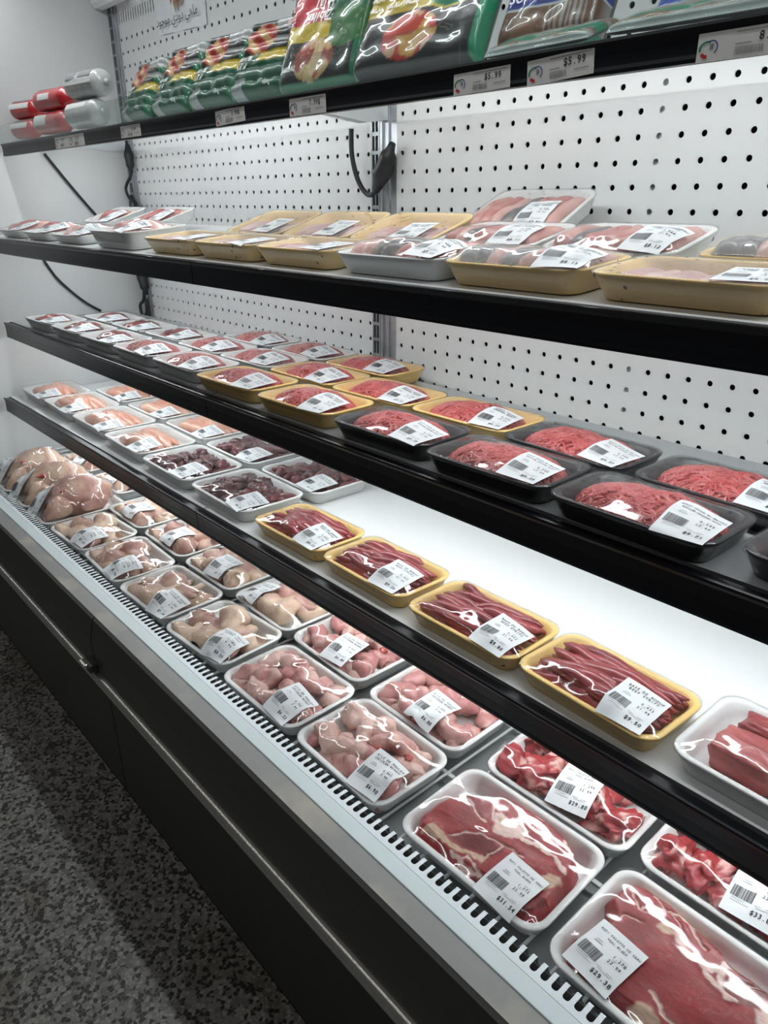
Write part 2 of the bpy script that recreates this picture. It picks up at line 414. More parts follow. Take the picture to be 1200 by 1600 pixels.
# ------------------------------------------------------------------ text / glyphs
_gl = {}
def glyph(ch):
    if ch in _gl: return _gl[ch]
    c = bpy.data.curves.new('g', 'FONT'); c.body = ch; c.size = 1; c.resolution_u = 2; c.align_x = 'CENTER'; c.offset = .018
    ob = bpy.data.objects.new('g', c); COL.objects.link(ob)
    dg = bpy.context.evaluated_depsgraph_get(); me = ob.evaluated_get(dg).to_mesh()
    v = np.array([tuple(q.co) for q in me.vertices]).reshape(-1, 3); f = [tuple(p.vertices) for p in me.polygons]
    ob.evaluated_get(dg).to_mesh_clear(); bpy.data.objects.remove(ob); bpy.data.curves.remove(c)
    _gl[ch] = (v, f); return _gl[ch]
def text(s, x, y, size, adv=.6, align='l', sx=1.0, skew=0, flip=False):
    """flat lettering with the given advance; returns v(2d+0), f"""
    n = len(s); w = n*adv*size
    ox = x if align == 'l' else (x-w/2 if align == 'c' else x-w)
    V, F = [], []
    for i, ch in enumerate(s):
        if ch == ' ': continue
        gv, gf = glyph(ch); o = len(V)
        cx = ox+(i+.5)*adv*size
        for q in gv:
            px, py = cx+q[0]*size*sx+q[1]*size*skew, y+q[1]*size
            if flip: px, py = 2*x-px, 2*y+size*.7-py
            V.append((px, py, 0))
        F += [tuple(k+o for k in q) for q in gf]
    return V, F
def rect(x0, x1, y0, y1, seg=1):
    v = []
    for i in range(seg+1): v += [(x0, y0+(y1-y0)*i/seg, 0), (x1, y0+(y1-y0)*i/seg, 0)]
    return v, [(2*i, 2*i+1, 2*i+3, 2*i+2) for i in range(seg)]

# ------------------------------------------------------------------ trays
def tray_mesh(w, d, h):
    r = .026
    def ring(ins, z): return [(x, y, z) for x, y in rrect(w/2-ins, d/2-ins, max(r-ins*.6, .006))]
    rings = [ring(.0135, .0), ring(.0115, .0012), ring(.006, h*.5), ring(.0025, h-.004), ring(.0006, h-.0028), ring(0, h-.001), ring(.0008, h), ring(.0055, h),
             ring(.0085, h-.0015), ring(.0125, h*.55), ring(.017, .006), ring(.022, .0042)]
    v, f = loft(rings)
    return mesh('foam_tray', v, f, True)
NXF, NYF = 46, 32
class Film:
    """cling film stretched like a membrane from the rim over whatever lies in the tray"""
    def __init__(s, w, d, h, pts, slack=0):
        s.w, s.d, s.h = w, d, h
        ob = np.full((NYF+1, NXF+1), -1.0)
        if len(pts):
            p = np.array(pts); i = np.clip(((p[:, 0]/w+.5)*NXF).round().astype(int), 0, NXF); j = np.clip(((p[:, 1]/d+.5)*NYF).round().astype(int), 0, NYF)
            np.maximum.at(ob, (j, i), p[:, 2]+.0016)
            for _ in range(1):
                q = ob.copy()
                q[1:] = np.maximum(q[1:], ob[:-1]-.0006); q[:-1] = np.maximum(q[:-1], ob[1:]-.0006)
                q[:, 1:] = np.maximum(q[:, 1:], ob[:, :-1]-.0006); q[:, :-1] = np.maximum(q[:, :-1], ob[:, 1:]-.0006); ob = q
        z = np.full((NYF+1, NXF+1), h+.0012)
        for _ in range(700):
            a = (z[:-2, 1:-1]+z[2:, 1:-1]+z[1:-1, :-2]+z[1:-1, 2:])/4
            z[1:-1, 1:-1] = np.maximum(a, ob[1:-1, 1:-1])
        s.z = z
    def at(s, x, y):
        u = min(max((x/s.w+.5)*NXF, 0), NXF-1e-6); v = min(max((y/s.d+.5)*NYF, 0), NYF-1e-6)
        i, j = int(u), int(v); a, b = u-i, v-j; z = s.z
        zz = (z[j, i]*(1-a)+z[j, i+1]*a)*(1-b)+(z[j+1, i]*(1-a)+z[j+1, i+1]*a)*b
        ov = max(0, abs(x)-s.w/2, abs(y)-s.d/2)
        return zz-ov*.9
    def mesh(s, seed=0):
        w, d, h = s.w, s.d, s.h; r = .024; a, b = w/2+.0006, d/2+.0006
        v, f = [], []
        for j in range(NYF+1):
            for i in range(NXF+1):
                x, y = (i/NXF-.5)*2*a, (j/NYF-.5)*2*b
                cx, cy = abs(x)-(a-r), abs(y)-(b-r)
                if cx > 0 and cy > 0:
                    l = math.hypot(cx, cy)
                    m_ = max(cx, cy)/l*1.0
                    x = math.copysign(a-r+cx*m_, x); y = math.copysign(b-r+cy*m_, y)
                edge = min(1, min(i, NXF-i, j, NYF-j)/5)
                v.append((x, y, s.z[j, i]+.0005*edge*noise.noise(Vector((x*60+seed, y*60, seed)))))
        n = NXF+1
        for j in range(NYF):
            for i in range(NXF): f.append((j*n+i, j*n+i+1, (j+1)*n+i+1, (j+1)*n+i))
        loop = [i for i in range(n)]+[j*n+NXF for j in range(1, NYF+1)]+[NYF*n+i for i in range(NXF-1, -1, -1)]+[j*n for j in range(NYF-1, 0, -1)]
        prev = loop
        for ins, z in ((-.0002, h-.003), (.0024, h-.007), (.0055, h*.5), (.0112, .0014)):
            cur = []
            for k in loop:
                x, y, _ = v[k]
                fx, fy = (w/2-ins)/a, (d/2-ins)/b
                wv = .0007*noise.noise(Vector((x*90, y*90, z*40+seed)))
                cur.append(len(v)); v.append((x*fx+math.copysign(wv, x), y*fy+math.copysign(wv, y), z))
            L = len(loop)
            for k in range(L): f.append((prev[k], cur[k], cur[(k+1) % L], prev[(k+1) % L]))
            prev = cur
        return mesh('cling_film', v, f, True)

LW, LH = .057, .069
def label_meshes(film, cx, cy, rot, title, sub, weight, unit, price, price2=None):
    c, s = math.cos(rot), math.sin(rot)
    def put(p, e):
        x, y = cx+p[0]*c-p[1]*s, cy+p[0]*s+p[1]*c
        return (x, y, film.at(x, y)+e)
    v, f = [], []; nx, ny = 12, 14
    for j in range(ny+1):
        for i in range(nx+1): v.append(put(((i/nx-.5)*LW, (j/ny-.5)*LH), .0011))
    for j in range(ny):
        for i in range(nx): f.append((j*(nx+1)+i, j*(nx+1)+i+1, (j+1)*(nx+1)+i+1, (j+1)*(nx+1)+i))
    lab = mesh('price_label', v, f, True)
    T = []
    h = LH/2
    m = max(len(title), len(sub), 14); sz = min(.0066, (LW*.88)/(m*.62))
    T.append(text(title, .002, h-.0125, sz, .62, 'c', .82)); T.append(text(sub, .002, h-.0185, sz, .62, 'c', .82))
    T.append(text(weight, .0225, h-.031, .0055, .6, 'r', .85)); T.append(text(unit, .0215, h-.039, .0055, .6, 'r', .85))
    T.append(text(price, .013, -h+.0085, .0068, .62, 'c', .95))
    T.append(text(price, .0132, -h+.0086, .0068, .62, 'c', .95))
    rnd = random.Random(hash(title) % 1000 if False else len(title)*7+len(price))
    x = -.0245
    while x < -.002:
        wd = rnd.choice((.0003, .0003, .0006, .0009)); T.append(rect(x, x+wd, -h+.019, -h+.033, 4)); x += wd+rnd.choice((.0003, .0004, .0007))
    ink = join(T)
    G = [rect(-.0175, -.0105, h-.0255, h-.0247), rect(-.0185, -.0085, h-.0285, h-.0277)]
    for (a, b, yy) in ((-.022, -.0075, -h+.0165), (-.022, -.003, -h+.0140), (.002, .0085, -h+.0185), (.0135, .021, -h+.0185), (.004, .019, -h+.0165), (.012, .021, h-.0255), (.008, .013, h-.0335)):
        x = a
        while x < b: T and G.append(rect(x, min(b, x+.0014), yy, yy+.0007)); x += .0020
    gr = join(G)
    mi = mesh('printed_text', [put(p, .0017) for p in ink[0]], ink[1])
    mg = mesh('fine_print', [put(p, .0017) for p in gr[0]], gr[1])
    return lab, mi, mg

# --- contents: each returns list of (part name, v, f, material, colour or None)
def c_ground(w, d, h, seed, mat):
    R = random.Random(seed); paths, rads = [], []
    a, b = w*.425, d*.415
    def top(x, y):
        q = 1-(abs(x)/a)**2.6-(abs(y)/b)**2.6
        return .008+(.031+.004*noise.noise(Vector((x*30, y*30, seed))))*max(q, 0)**.42
    for _ in range(560):
        t = R.random()*6.28; k = math.sqrt(R.random())
        x, y = a*k*math.cos(t)*1.0, b*k*math.sin(t)
        x = max(-a, min(a, x*1.12)); y = max(-b, min(b, y*1.12))
        ang = R.gauss(.5, .8); L = R.uniform(.012, .03); pts = []
        for i in range(6):
            s = (i/5-.5)*L
            xx = x+s*math.cos(ang)+.0018*math.sin(i*1.6+t); yy = y+s*math.sin(ang)+.0018*math.cos(i*1.4+t)
            q = (abs(xx)/a)**2.6+(abs(yy)/b)**2.6
            if q > 1: xx /= q**.4; yy /= q**.4
            pts.append((xx, yy, top(xx, yy)-.0012+R.uniform(-.0012, .0006)))
        paths.append(pts); r = R.uniform(.0018, .0027); rads.append([r*.6, r, r, r, r, r*.6])
    v1, f1 = tube(paths, rads, 6)
    v2, f2 = [], []; n = 26
    for j in range(n+1):
        for i in range(n+1):
            x, y = (i/n-.5)*2*a, (j/n-.5)*2*b
            q = (abs(x)/a)**2.6+(abs(y)/b)**2.6
            if q > 1: x /= q**.38; y /= q**.38
            v2.append((x, y, top(x, y)-.0025 if q < 1 else .006))
    for j in range(n):
        for i in range(n): f2.append((j*(n+1)+i, j*(n+1)+i+1, (j+1)*(n+1)+i+1, (j+1)*(n+1)+i))
    v, f = join([(v1, f1), (v2, f2)])
    return [('ground_beef', v, f, mat, None)]
def c_strips(w, d, h, seed, mat='strip'):
    R = random.Random(seed); out = []
    for i in range(36):
        row = i % 12; lay = i//12
        y = (row/11-.5)*d*(.82-.13*lay)+R.uniform(-.004, .004); L = w*R.uniform(.58, .86); x0 = R.uniform(-1, 1)*(w*.86-L)/2
        n = 14; pts, rad = [], []
        ph = R.random()*6; dy = R.gauss(0, .012)
        for k in range(n):
            s = k/(n-1)-.5
            pts.append((x0+s*L, max(-d*.42, min(d*.42, y+dy*s*2+.0035*math.sin(s*7+ph))), .013+lay*.0095+.0025*math.sin(s*9+ph*2)-.004*abs(s)*2*(lay > 0)))
        r = R.uniform(.0072, .0100)
        e = ease(n, .14, [r*.8, r, r*1.1, r, r*.75], .14)
        v, f = tube([pts], [np.stack([e, e*.8], 1)], 9)
        out.append(('beef_strip', wob(v, .0022, 75, seed+i), f, M[mat], None))
    return out
def c_fillets(w, d, h, seed, mat='fillet'):
    R = random.Random(seed); out = []
    for i in range(7):
        y = (i/6-.5)*d*.60; L = w*R.uniform(.66, .78); n = 14
        x0 = R.uniform(-.012, .012)
        pts = [(x0+(k/(n-1)-.5)*L, y+.016*math.sin(k/(n-1)*2.5+i*.6), .018+.012*math.sin(math.pi*k/(n-1))*(1-.5*abs(i/2.5-1))) for k in range(n)]
        r = R.uniform(.018, .023); e = ease(n, .3, [r*.85, r, r, r*.85, r*.6], .25)
        v, f = tube([pts], [np.stack([e, e*.70], 1)], 12)
        out.append(('chicken_strip', wob(v, .004, 32, seed+i*2), f, M[mat], None))
    return out
def c_gizzards(w, d, h, seed):
    R = random.Random(seed); out = []
    for i in range(92):
        lay = 0 if i < 56 else 1
        x = R.uniform(-1, 1)*w*(.405-.06*lay); y = R.uniform(-1, 1)*d*(.385-.05*lay)
        r = (R.uniform(.015, .027), R.uniform(.007, .012), R.uniform(.008, .011))
        v, f = blob((x, y, .012+lay*.011), r, seed+i, .5, 12, 8, R.random()*6)
        out.append(('giblet', v, f, M['gizzard'], None))
    return out
def c_liver(w, d, h, seed):
    R = random.Random(seed); out = []
    for i in range(3):
        v, f = blob(((i-1)*w*.22, R.uniform(-.01, .01), .014+.007*(i == 1)), (w*.20, d*.34, .017), seed+i, .28, 26, 16, R.uniform(-.3, .3))
        out.append(('liver_slice', v, f, M['liver'], None))
    return out
def c_tongues(w, d, h, seed, dark=(2,), yscale=1.0):
    R = random.Random(seed); out = []; k = 7
    for i in range(k):
        x = (i/(k-1)-.5)*w*.72; n = 14; r = w*.066*R.uniform(.95, 1.2)
        pts = [(x+.016*(t/(n-1)-.5)+.004*math.sin(t*.7+i), (t/(n-1)-.5)*d*.74*yscale, .018+.006*math.sin(math.pi*t/(n-1))) for t in range(n)]
        e = ease(n, .22, [r*1.15, r*1.2, r, r*.9, r*.7], .25)
        v, f = tube([pts], [np.stack([e, e*1.05], 1)], 12)
        out.append(('lamb_tongue', wob(v, .0035, 45, seed+i), f, M['tongue_dark' if i in dark else 'tongue'], None))
    return out
def c_flat(w, d, h, seed):
    R = random.Random(seed); out = []
    for i in range(6):
        x = (i/5-.5)*w*.66; n = 12; r = w*.075*R.uniform(.95, 1.2)
        pts = [(x+.012*(t/(n-1)-.5), -d*.07+(t/(n-1)-.5)*d*.56, .012+.003*math.sin(math.pi*t/(n-1))) for t in range(n)]
        e = ease(n, .25, [r, r*1.15, r, r*.9], .25)
        v, f = tube([pts], [np.stack([e, e*.62], 1)], 12)
        out.append(('lamb_tongue', wob(v, .0035, 45, seed+i), f, M['tongue'], None))
    return out
def c_chops(w, d, h, seed, n=4, fat=True, tall=1.0):
    R = random.Random(seed); out = []
    for i in range(n):
        x = ((i+.5)/n-.5)*w*.74; y = R.uniform(-.012, .012)
        v, f = blob((x, y, .016*tall+.004*(i % 2)), (w*.56/n, d*.30, .015*tall), seed+i, .35, 20, 12, R.uniform(-.3, .3))
        out.append(('lamb_chop', v, f, M['lamb'], None))
        if fat:
            pts = [(x+w*.5/n*math.cos(t), y+d*.27*math.sin(t), .020*tall+.004*math.sin(t*2)) for t in np.linspace(.3, 2.9, 10)]
            e = ease(10, .2, [.004, .006, .005, .004], .2)
            v, f = tube([pts], [e], 8); out.append(('fat_edge', wob(v, .003, 60, i), f, M['fat'], None))
    return out
def c_legs(w, d, h, seed):
    R = random.Random(seed); out = []
    spec = [(-.27, .16, .5), (-.10, -.16, 2.5), (.08, .2, -.5), (.24, -.02, 2.2), (.02, -.02, .9), (.26, .24, 3.5), (-.3, -.2, 1.2)]
    for i, (fx, fy, an) in enumerate(spec):
        an += R.uniform(-.6, .6); n = 16; L = .122
        c, s = math.cos(an), math.sin(an); pts = []
        for k in range(n):
            t = k/(n-1); a = (t-.5)*L; bnd = .020*math.sin(math.pi*t)*(1 if i % 2 else -1)
            x, y = fx*w*.92+a*c-bnd*s, fy*d*.95+a*s+bnd*c
            pts.append((max(-w*.40, min(w*.40, x)), max(-d*.39, min(d*.39, y)), .019+.011*(i in (2, 3, 4))-.004*t))
        e = ease(n, .26, [.025, .032, .029, .020, .021, .015, .010, .011], .1)
        v, f = tube([pts], [np.stack([e, e*.66], 1)], 14)
        out.append(('chicken_leg', wob(wob(v, .009, 28, seed+i), .0022, 105, i), f, M['skin'], None))
    for i in range(2):
        v, f = blob((R.uniform(-.3, .3)*w, R.uniform(-.3, .3)*d, .026), (.012, .008, .008), seed+40+i, .5)
        out.append(('red_meat_end', v, f, M['redmeat'], None))
    return out
def c_wings(w, d, h, seed):
    R = random.Random(seed); out = []
    for i in range(17):
        lay = 0 if i < 10 else 1
        gx, gy = (i % 5)/4-.5, ((i//5) % 2)-.5
        if lay: gx, gy = ((i-10) % 4)/3-.5, ((i-10)//4)-.5
        x = gx*w*(.72-.16*lay)+R.uniform(-.006, .006); y = gy*d*(.50-.10*lay)+R.uniform(-.007, .007); an = R.random()*6.28
        c, s = math.cos(an), math.sin(an); n = 15; pts = []
        op = R.uniform(.35, .8)
        for k in range(n):
            t = k/(n-1)*2-1
            a = .033*t*math.cos(op*.5); b = .026*(abs(t)-.5)
            px, py = x+a*c-b*s, y+a*s+b*c
            pts.append((max(-w*.405, min(w*.405, px)), max(-d*.40, min(d*.40, py)), .014+lay*.013+.002*math.sin(k)))
        e = ease(n, .22, [.015, .020, .017, .012, .016, .014, .009], .16)
        v, f = tube([pts], [np.stack([e, e*.8], 1)], 11)
        out.append(('chicken_wing', wob(wob(v, .009, 42, seed+i), .0022, 120, i), f, M['wing'], None))
        if i % 4 == 0:
            v, f = blob(pts[0], (.007, .007, .006), seed+i, .5, 10, 8); out.append(('red_joint', v, f, M['redmeat'], None))
    return out
def c_blocks(w, d, h, seed):
    R = random.Random(seed); out = []
    for (fx, fy, sx, sy, rz) in ((-.19, -.12, .17, .18, .05), (-.13, .22, .20, .13, -.08), (.17, .16, .15, .2, .12), (.19, -.2, .17, .15, -.05)):
        v, f = blob((fx*w, fy*d, .021), (sx*w, sy*d, .019), seed+fx*9, .22, 32, 22, rz, pw=.42)
        out.append(('beef_block', v, f, M['steak'], None))
    return out
def c_chunks(w, d, h, seed):
    R = random.Random(seed); out = []
    for i in range(9):
        x, y = (((i % 5)/4)-.5)*w*.72, ((i//5)-.45)*d*.40
        r = (R.uniform(.022, .034), R.uniform(.018, .026), R.uniform(.015, .020))
        v, f = blob((x, y, .020+.006*(i % 2)), r, seed+i, .75, 34, 24, R.random()*3)
        va = np.array(v); colr = np.empty((len(v), 3))
        for k, q in enumerate(v):
            nn = noise.noise(Vector((q[0]*45+i, q[1]*45, q[2]*45)))+.6*abs(noise.noise(Vector((q[0]*110, q[1]*110, q[2]*110+i))))
            t = max(0, min(1, (nn-.20)*4))
            colr[k] = np.array((.34, .028, .035))*(1-t)+np.array((.74, .42, .38))*t
        out.append(('veal_chunk', v, f, M['veal'], colr))
    return out
def polydist(X, Y, pl, closed=False):
    d = np.full(X.shape, 9.0); q = list(pl)+([pl[0]] if closed else [])
    for (x0, y0), (x1, y1) in zip(q[:-1], q[1:]):
        dx, dy = x1-x0, y1-y0; t = np.clip(((X-x0)*dx+(Y-y0)*dy)/(dx*dx+dy*dy+1e-12), 0, 1)
        d = np.minimum(d, np.hypot(X-x0-t*dx, Y-y0-t*dy))
    return d
def inside(X, Y, pl):
    c = np.zeros(X.shape, bool); n = len(pl)
    for i in range(n):
        (x0, y0), (x1, y1) = pl[i], pl[(i+1) % n]
        c ^= ((y0 > Y) != (y1 > Y)) & (X < (x1-x0)*(Y-y0)/(y1-y0+1e-15)+x0)
    return c
VEAL_A = {'outline': [(-2.4, -1.77), (-2.69, -1.26), (-2.72, -0.44), (-2.54, 0.35), (-2.25, 0.89), (-1.6, 1.23), (-1.14, 1.76), (-0.39, 1.95), (0.46, 2.0), (1.36, 1.91), (1.95, 1.64), (2.46, 1.07), (2.59, 0.51), (2.59, 0.02), (2.65, -0.39), (2.72, -0.94), (2.62, -1.62), (2.48, -1.9), (1.91, -1.97), (0.62, -1.8), (-0.18, -1.93), (-0.85, -2.0), (-1.81, -1.86)], 'seams': [([(-2.48, 0.46), (-1.93, 0.57), (-1.34, 0.3), (-0.88, 0.14)], 0.045), ([(-1.25, 1.36), (-0.93, 0.72), (-0.74, 0.43)], 0.06), ([(-1.37, -1.23), (-0.7, -0.37), (0.07, -0.25), (0.9, -0.15)], 0.04), ([(0.11, -1.13), (0.32, -0.2), (1.06, -0.09)], 0.03), ([(0.6, 0.46), (1.21, 0.71), (1.9, 0.59), (2.34, 0.43)], 0.1), ([(1.56, 1.91), (1.81, 1.31), (2.3, 1.08)], 0.08), ([(-0.91, 1.59), (0.04, 1.8), (0.85, 1.68)], 0.03), ([(-0.84, -1.72), (-0.44, -1.68), (-0.07, -1.82), (0.31, -1.69)], 0.05), ([(-0.4, -1.99), (-0.26, -1.49), (0.42, -1.66)], 0.04)], 'patches': [([(-0.69, 0.34), (-0.81, 0.72), (-0.4, 0.93), (0.2, 0.92), (0.6, 0.94), (0.62, 0.58), (0.25, 0.2), (-0.27, -0.03)], 'fat'), ([(-2.32, -1.69), (-2.11, -1.29), (-1.34, -1.4), (-0.76, -1.37), (-0.16, -1.22), (0.24, -0.99), (0.24, -1.34), (-0.58, -1.54), (-1.35, -1.69)], 'tan'), ([(1.75, -1.06), (1.85, -0.56), (2.06, -0.02), (2.52, 0.11), (2.45, -0.44), (2.05, -0.95)], 'tan'), ([(-0.65, 0.54), (-0.31, 0.83), (-0.11, 0.77), (-0.3, 0.48)], 'tan'), ([(1.73, -1.47), (2.24, -0.88), (2.69, -0.97), (2.42, -1.83)], 'dark'), ([(-1.34, -1.25), (-0.66, -0.42), (0.48, -0.39), (0.34, -0.98), (-0.69, -1.21)], 'dark')]}
VEAL_B = {'outline': [(-2.72, 0.63), (-2.66, 1.49), (-2.49, 1.85), (-2.03, 2.08), (-1.11, 2.1), (-0.09, 1.9), (0.68, 1.72), (0.96, 1.49), (1.52, 1.55), (1.99, 1.5), (2.37, 1.31), (2.69, 0.89), (2.67, 0.3), (2.72, -0.34), (2.05, -1.12), (0.9, -2.05), (0.06, -1.99), (-1.11, -2.1), (-2.43, -1.84), (-2.67, -1.28), (-2.48, -0.67), (-2.29, -0.19), (-2.32, 0.27)], 'seams': [([(-2.66, 1.49), (-2.06, 1.25), (-1.85, 1.08), (-1.55, 1.49), (-1.13, 1.73), (-0.49, 1.67), (0.18, 1.23)], 0.035), ([(-1.85, 1.08), (-1.39, 1.19), (-1.08, 1.27)], 0.03), ([(-0.83, 1.14), (-0.35, 0.89), (0.4, 0.65), (0.91, 0.41), (1.22, 0.32), (1.48, 0.32)], 0.09), ([(0.41, 0.63), (0.86, 0.95), (0.88, 1.5)], 0.1), ([(0.87, 0.93), (0.96, 0.6), (1.21, 0.38), (1.53, 0.36)], 0.08), ([(-0.15, -1.13), (0.44, -1.5), (0.79, -1.53)], 0.06), ([(1.17, 0.69), (1.56, 1.08), (1.9, 1.35)], 0.02), ([(-2.2, 0.13), (-2.01, 0.54), (-1.51, 0.68)], 0.02), ([(-1.77, 1.76), (-1.05, 1.63), (-0.32, 1.23)], 0.02), ([(-2.58, -1.37), (-2.32, -1.08), (-2.13, -0.7)], 0.05)], 'patches': [([(-1.12, 0.9), (-1.11, 1.17), (-0.85, 1.17), (-0.54, 1.01), (-0.6, 0.85), (-0.88, 0.78)], 'tan'), ([(-2.54, 1.82), (-2.03, 2.08), (-1.04, 2.11), (0.08, 1.87), (-0.05, 1.74), (-1.14, 1.94), (-2.06, 1.92)], 'tan'), ([(2.28, -0.02), (2.07, 0.53), (2.22, 1.05), (2.52, 0.62), (2.61, -0.07)], 'fat'), ([(0.71, 1.35), (0.87, 1.57), (1.18, 1.36), (0.94, 1.02)], 'fat'), ([(1.04, 0.88), (1.37, 1.36), (1.94, 1.39), (2.18, 1.02), (1.97, 0.45), (1.55, 0.32), (1.18, 0.49)], 'dark'), ([(0.06, -1.99), (-0.37, -1.83), (-0.0, -1.54), (0.6, -1.86)], 'tan')]}
def c_veal(spec):
    out_l = [(a*U*1.04, b*U*1.0) for a, b in spec['outline']]
    xs = [p[0] for p in out_l]; ys = [p[1] for p in out_l]
    nx, ny = 150, 110
    gx = np.linspace(min(xs)-.002, max(xs)+.002, nx); gy = np.linspace(min(ys)-.002, max(ys)+.002, ny)
    X, Y = np.meshgrid(gx, gy)
    # wobble the outline slightly so that the edge looks cut by hand
    din = inside(X, Y, out_l); dd = polydist(X, Y, out_l, True)
    T = .026
    wx = np.array([[noise.noise(Vector((x*55, y*55, 8)))+.5*noise.noise(Vector((x*150, y*150, 1))) for x in gx] for y in gy])
    wy = np.array([[noise.noise(Vector((x*55, y*55, 21)))+.5*noise.noise(Vector((x*150, y*150, 30))) for x in gx] for y in gy])
    X0_, Y0_ = X, Y
    Z = .006+T*np.clip(dd/.009, 0, 1)**.45*(din)
    fat = np.zeros_like(X); tan = np.zeros_like(X); dark = np.zeros_like(X)
    for pl, w in spec['seams']:
        q = [(a*U, b*U) for a, b in pl]; e = polydist(X+.0035*wx, Y+.0035*wy, q)
        wig = np.array([[noise.noise(Vector((x*140, y*140, 2))) for x in gx] for y in gy]) if 'wig' not in spec else spec['wig']
        spec['wig'] = wig
        fat = np.maximum(fat, np.clip((w*U*(1+.8*wig)-e)/(.3*w*U+.0005)+.5, 0, 1)); Z += .0012*np.exp(-(e/(w*U+.002))**2)*(w > .07)-.002*np.exp(-(e/.0016)**2)*(w <= .07)
    for pl, kind in spec['patches']:
        q = [(a*U, b*U) for a, b in pl]; Xw, Yw = X+.005*wx, Y+.005*wy; e = polydist(Xw, Yw, q, True); i_ = inside(Xw, Yw, q)
        k = np.clip(np.where(i_, .5+e/.003, .5-e/.003), 0, 1)
        if kind == 'fat': fat = np.maximum(fat, k*.95)
        elif kind == 'tan': tan = np.maximum(tan, k)
        else: dark = np.maximum(dark, k)
    edge = np.clip(1-dd/.004, 0, 1)
    red = np.array((.30, .018, .022)); 
    var = np.array([[noise.noise(Vector((x*28, y*28, 5))) for x in gx] for y in gy])
    C = red[None, None]*(1+.38*var[..., None])
    marb = np.clip((np.abs(wx+.6*wy)*-9+.55), 0, 1)*np.clip(var*3+.2, 0, 1)*.45
    C = C*(1-marb[..., None])+np.array((.66, .36, .32))[None, None]*marb[..., None]
    C = C*(1-dark[..., None]*.45)
    C = C*(1-fat[..., None])+np.array((.80, .60, .54))[None, None]*fat[..., None]
    C = C*(1-tan[..., None])+np.array((.62, .42, .30))[None, None]*tan[..., None]
    Z += .0025*var
    keep = din
    idx = -np.ones(X.shape, int); V = []; F = []; Cc = []
    # boundary verts: any cell touching the inside
    use = np.zeros(X.shape, bool)
    cells = keep[:-1, :-1] | keep[1:, :-1] | keep[:-1, 1:] | keep[1:, 1:]
    jj, ii = np.nonzero(cells)
    for j, i in zip(jj, ii):
        q = []
        for a, b in ((j, i), (j, i+1), (j+1, i+1), (j+1, i)):
            if idx[a, b] < 0:
                idx[a, b] = len(V); V.append((X[a, b], Y[a, b], Z[a, b] if keep[a, b] else .005)); Cc.append(C[a, b])
            q.append(idx[a, b])
        F.append(tuple(q))
    return [('veal_slab', V, F, M['veal'], np.array(Cc))]
def c_chicken(w, d, h, seed):
    """whole bird on its back, breast towards the back of the case"""
    R = random.Random(seed); n = 22
    pts = [(0, (t/(n-1)-.45)*d*.80, .045+.010*math.sin(math.pi*t/(n-1))) for t in range(n)]
    e = ease(n, .38, [.030, .048, .058, .060, .052, .036], .34)
    body = tube([pts], [np.stack([e, e*.86], 1)], 22)
    parts = [body]
    for s in (-1, 1):
        lp = [(s*(.026+.022*math.sin(t*2.4)), -.035-.075*t, .060-.040*t) for t in np.linspace(0, 1, 12)]
        el = ease(12, .3, [.026, .030, .024, .015, .009, .010], .12)
        parts.append(tube([lp], [el], 12))
        wp = [(s*(.050+.012*math.sin(t*3)), .060-.075*t, .050-.012*t) for t in np.linspace(0, 1, 12)]
        ew = ease(12, .3, [.014, .017, .012, .012, .008], .2)
        parts.append(tube([wp], [ew], 10))
    v, f = join(parts)
    v = wob(wob(v, .010, 20, seed), .0022, 100, seed)
    v = [(max(-w*.46, min(w*.46, a)), max(-d*.47, min(d*.47, b)), max(.005, c)) for a, b, c in v]
    out = [('chicken_body', v, f, M['skin'], None)]
    for s in (-1, 1):
        v, f = blob((s*.030, -.108, .022), (.008, .012, .008), seed+s, .4, 10, 8); out.append(('leg_end', v, f, M['redmeat'], None))
    v, f = blob((.022, -.028, .086), (.008, .015, .006), seed+5, .9, 18, 14, .4); out.append(('torn_skin', v, f, M['redmeat'], None))
    v, f = blob((0, d*.40, .045), (.020, .016, .016), seed+7, .4, 14, 10); out.append(('neck_flap', v, f, M['skin'], None))
    return out

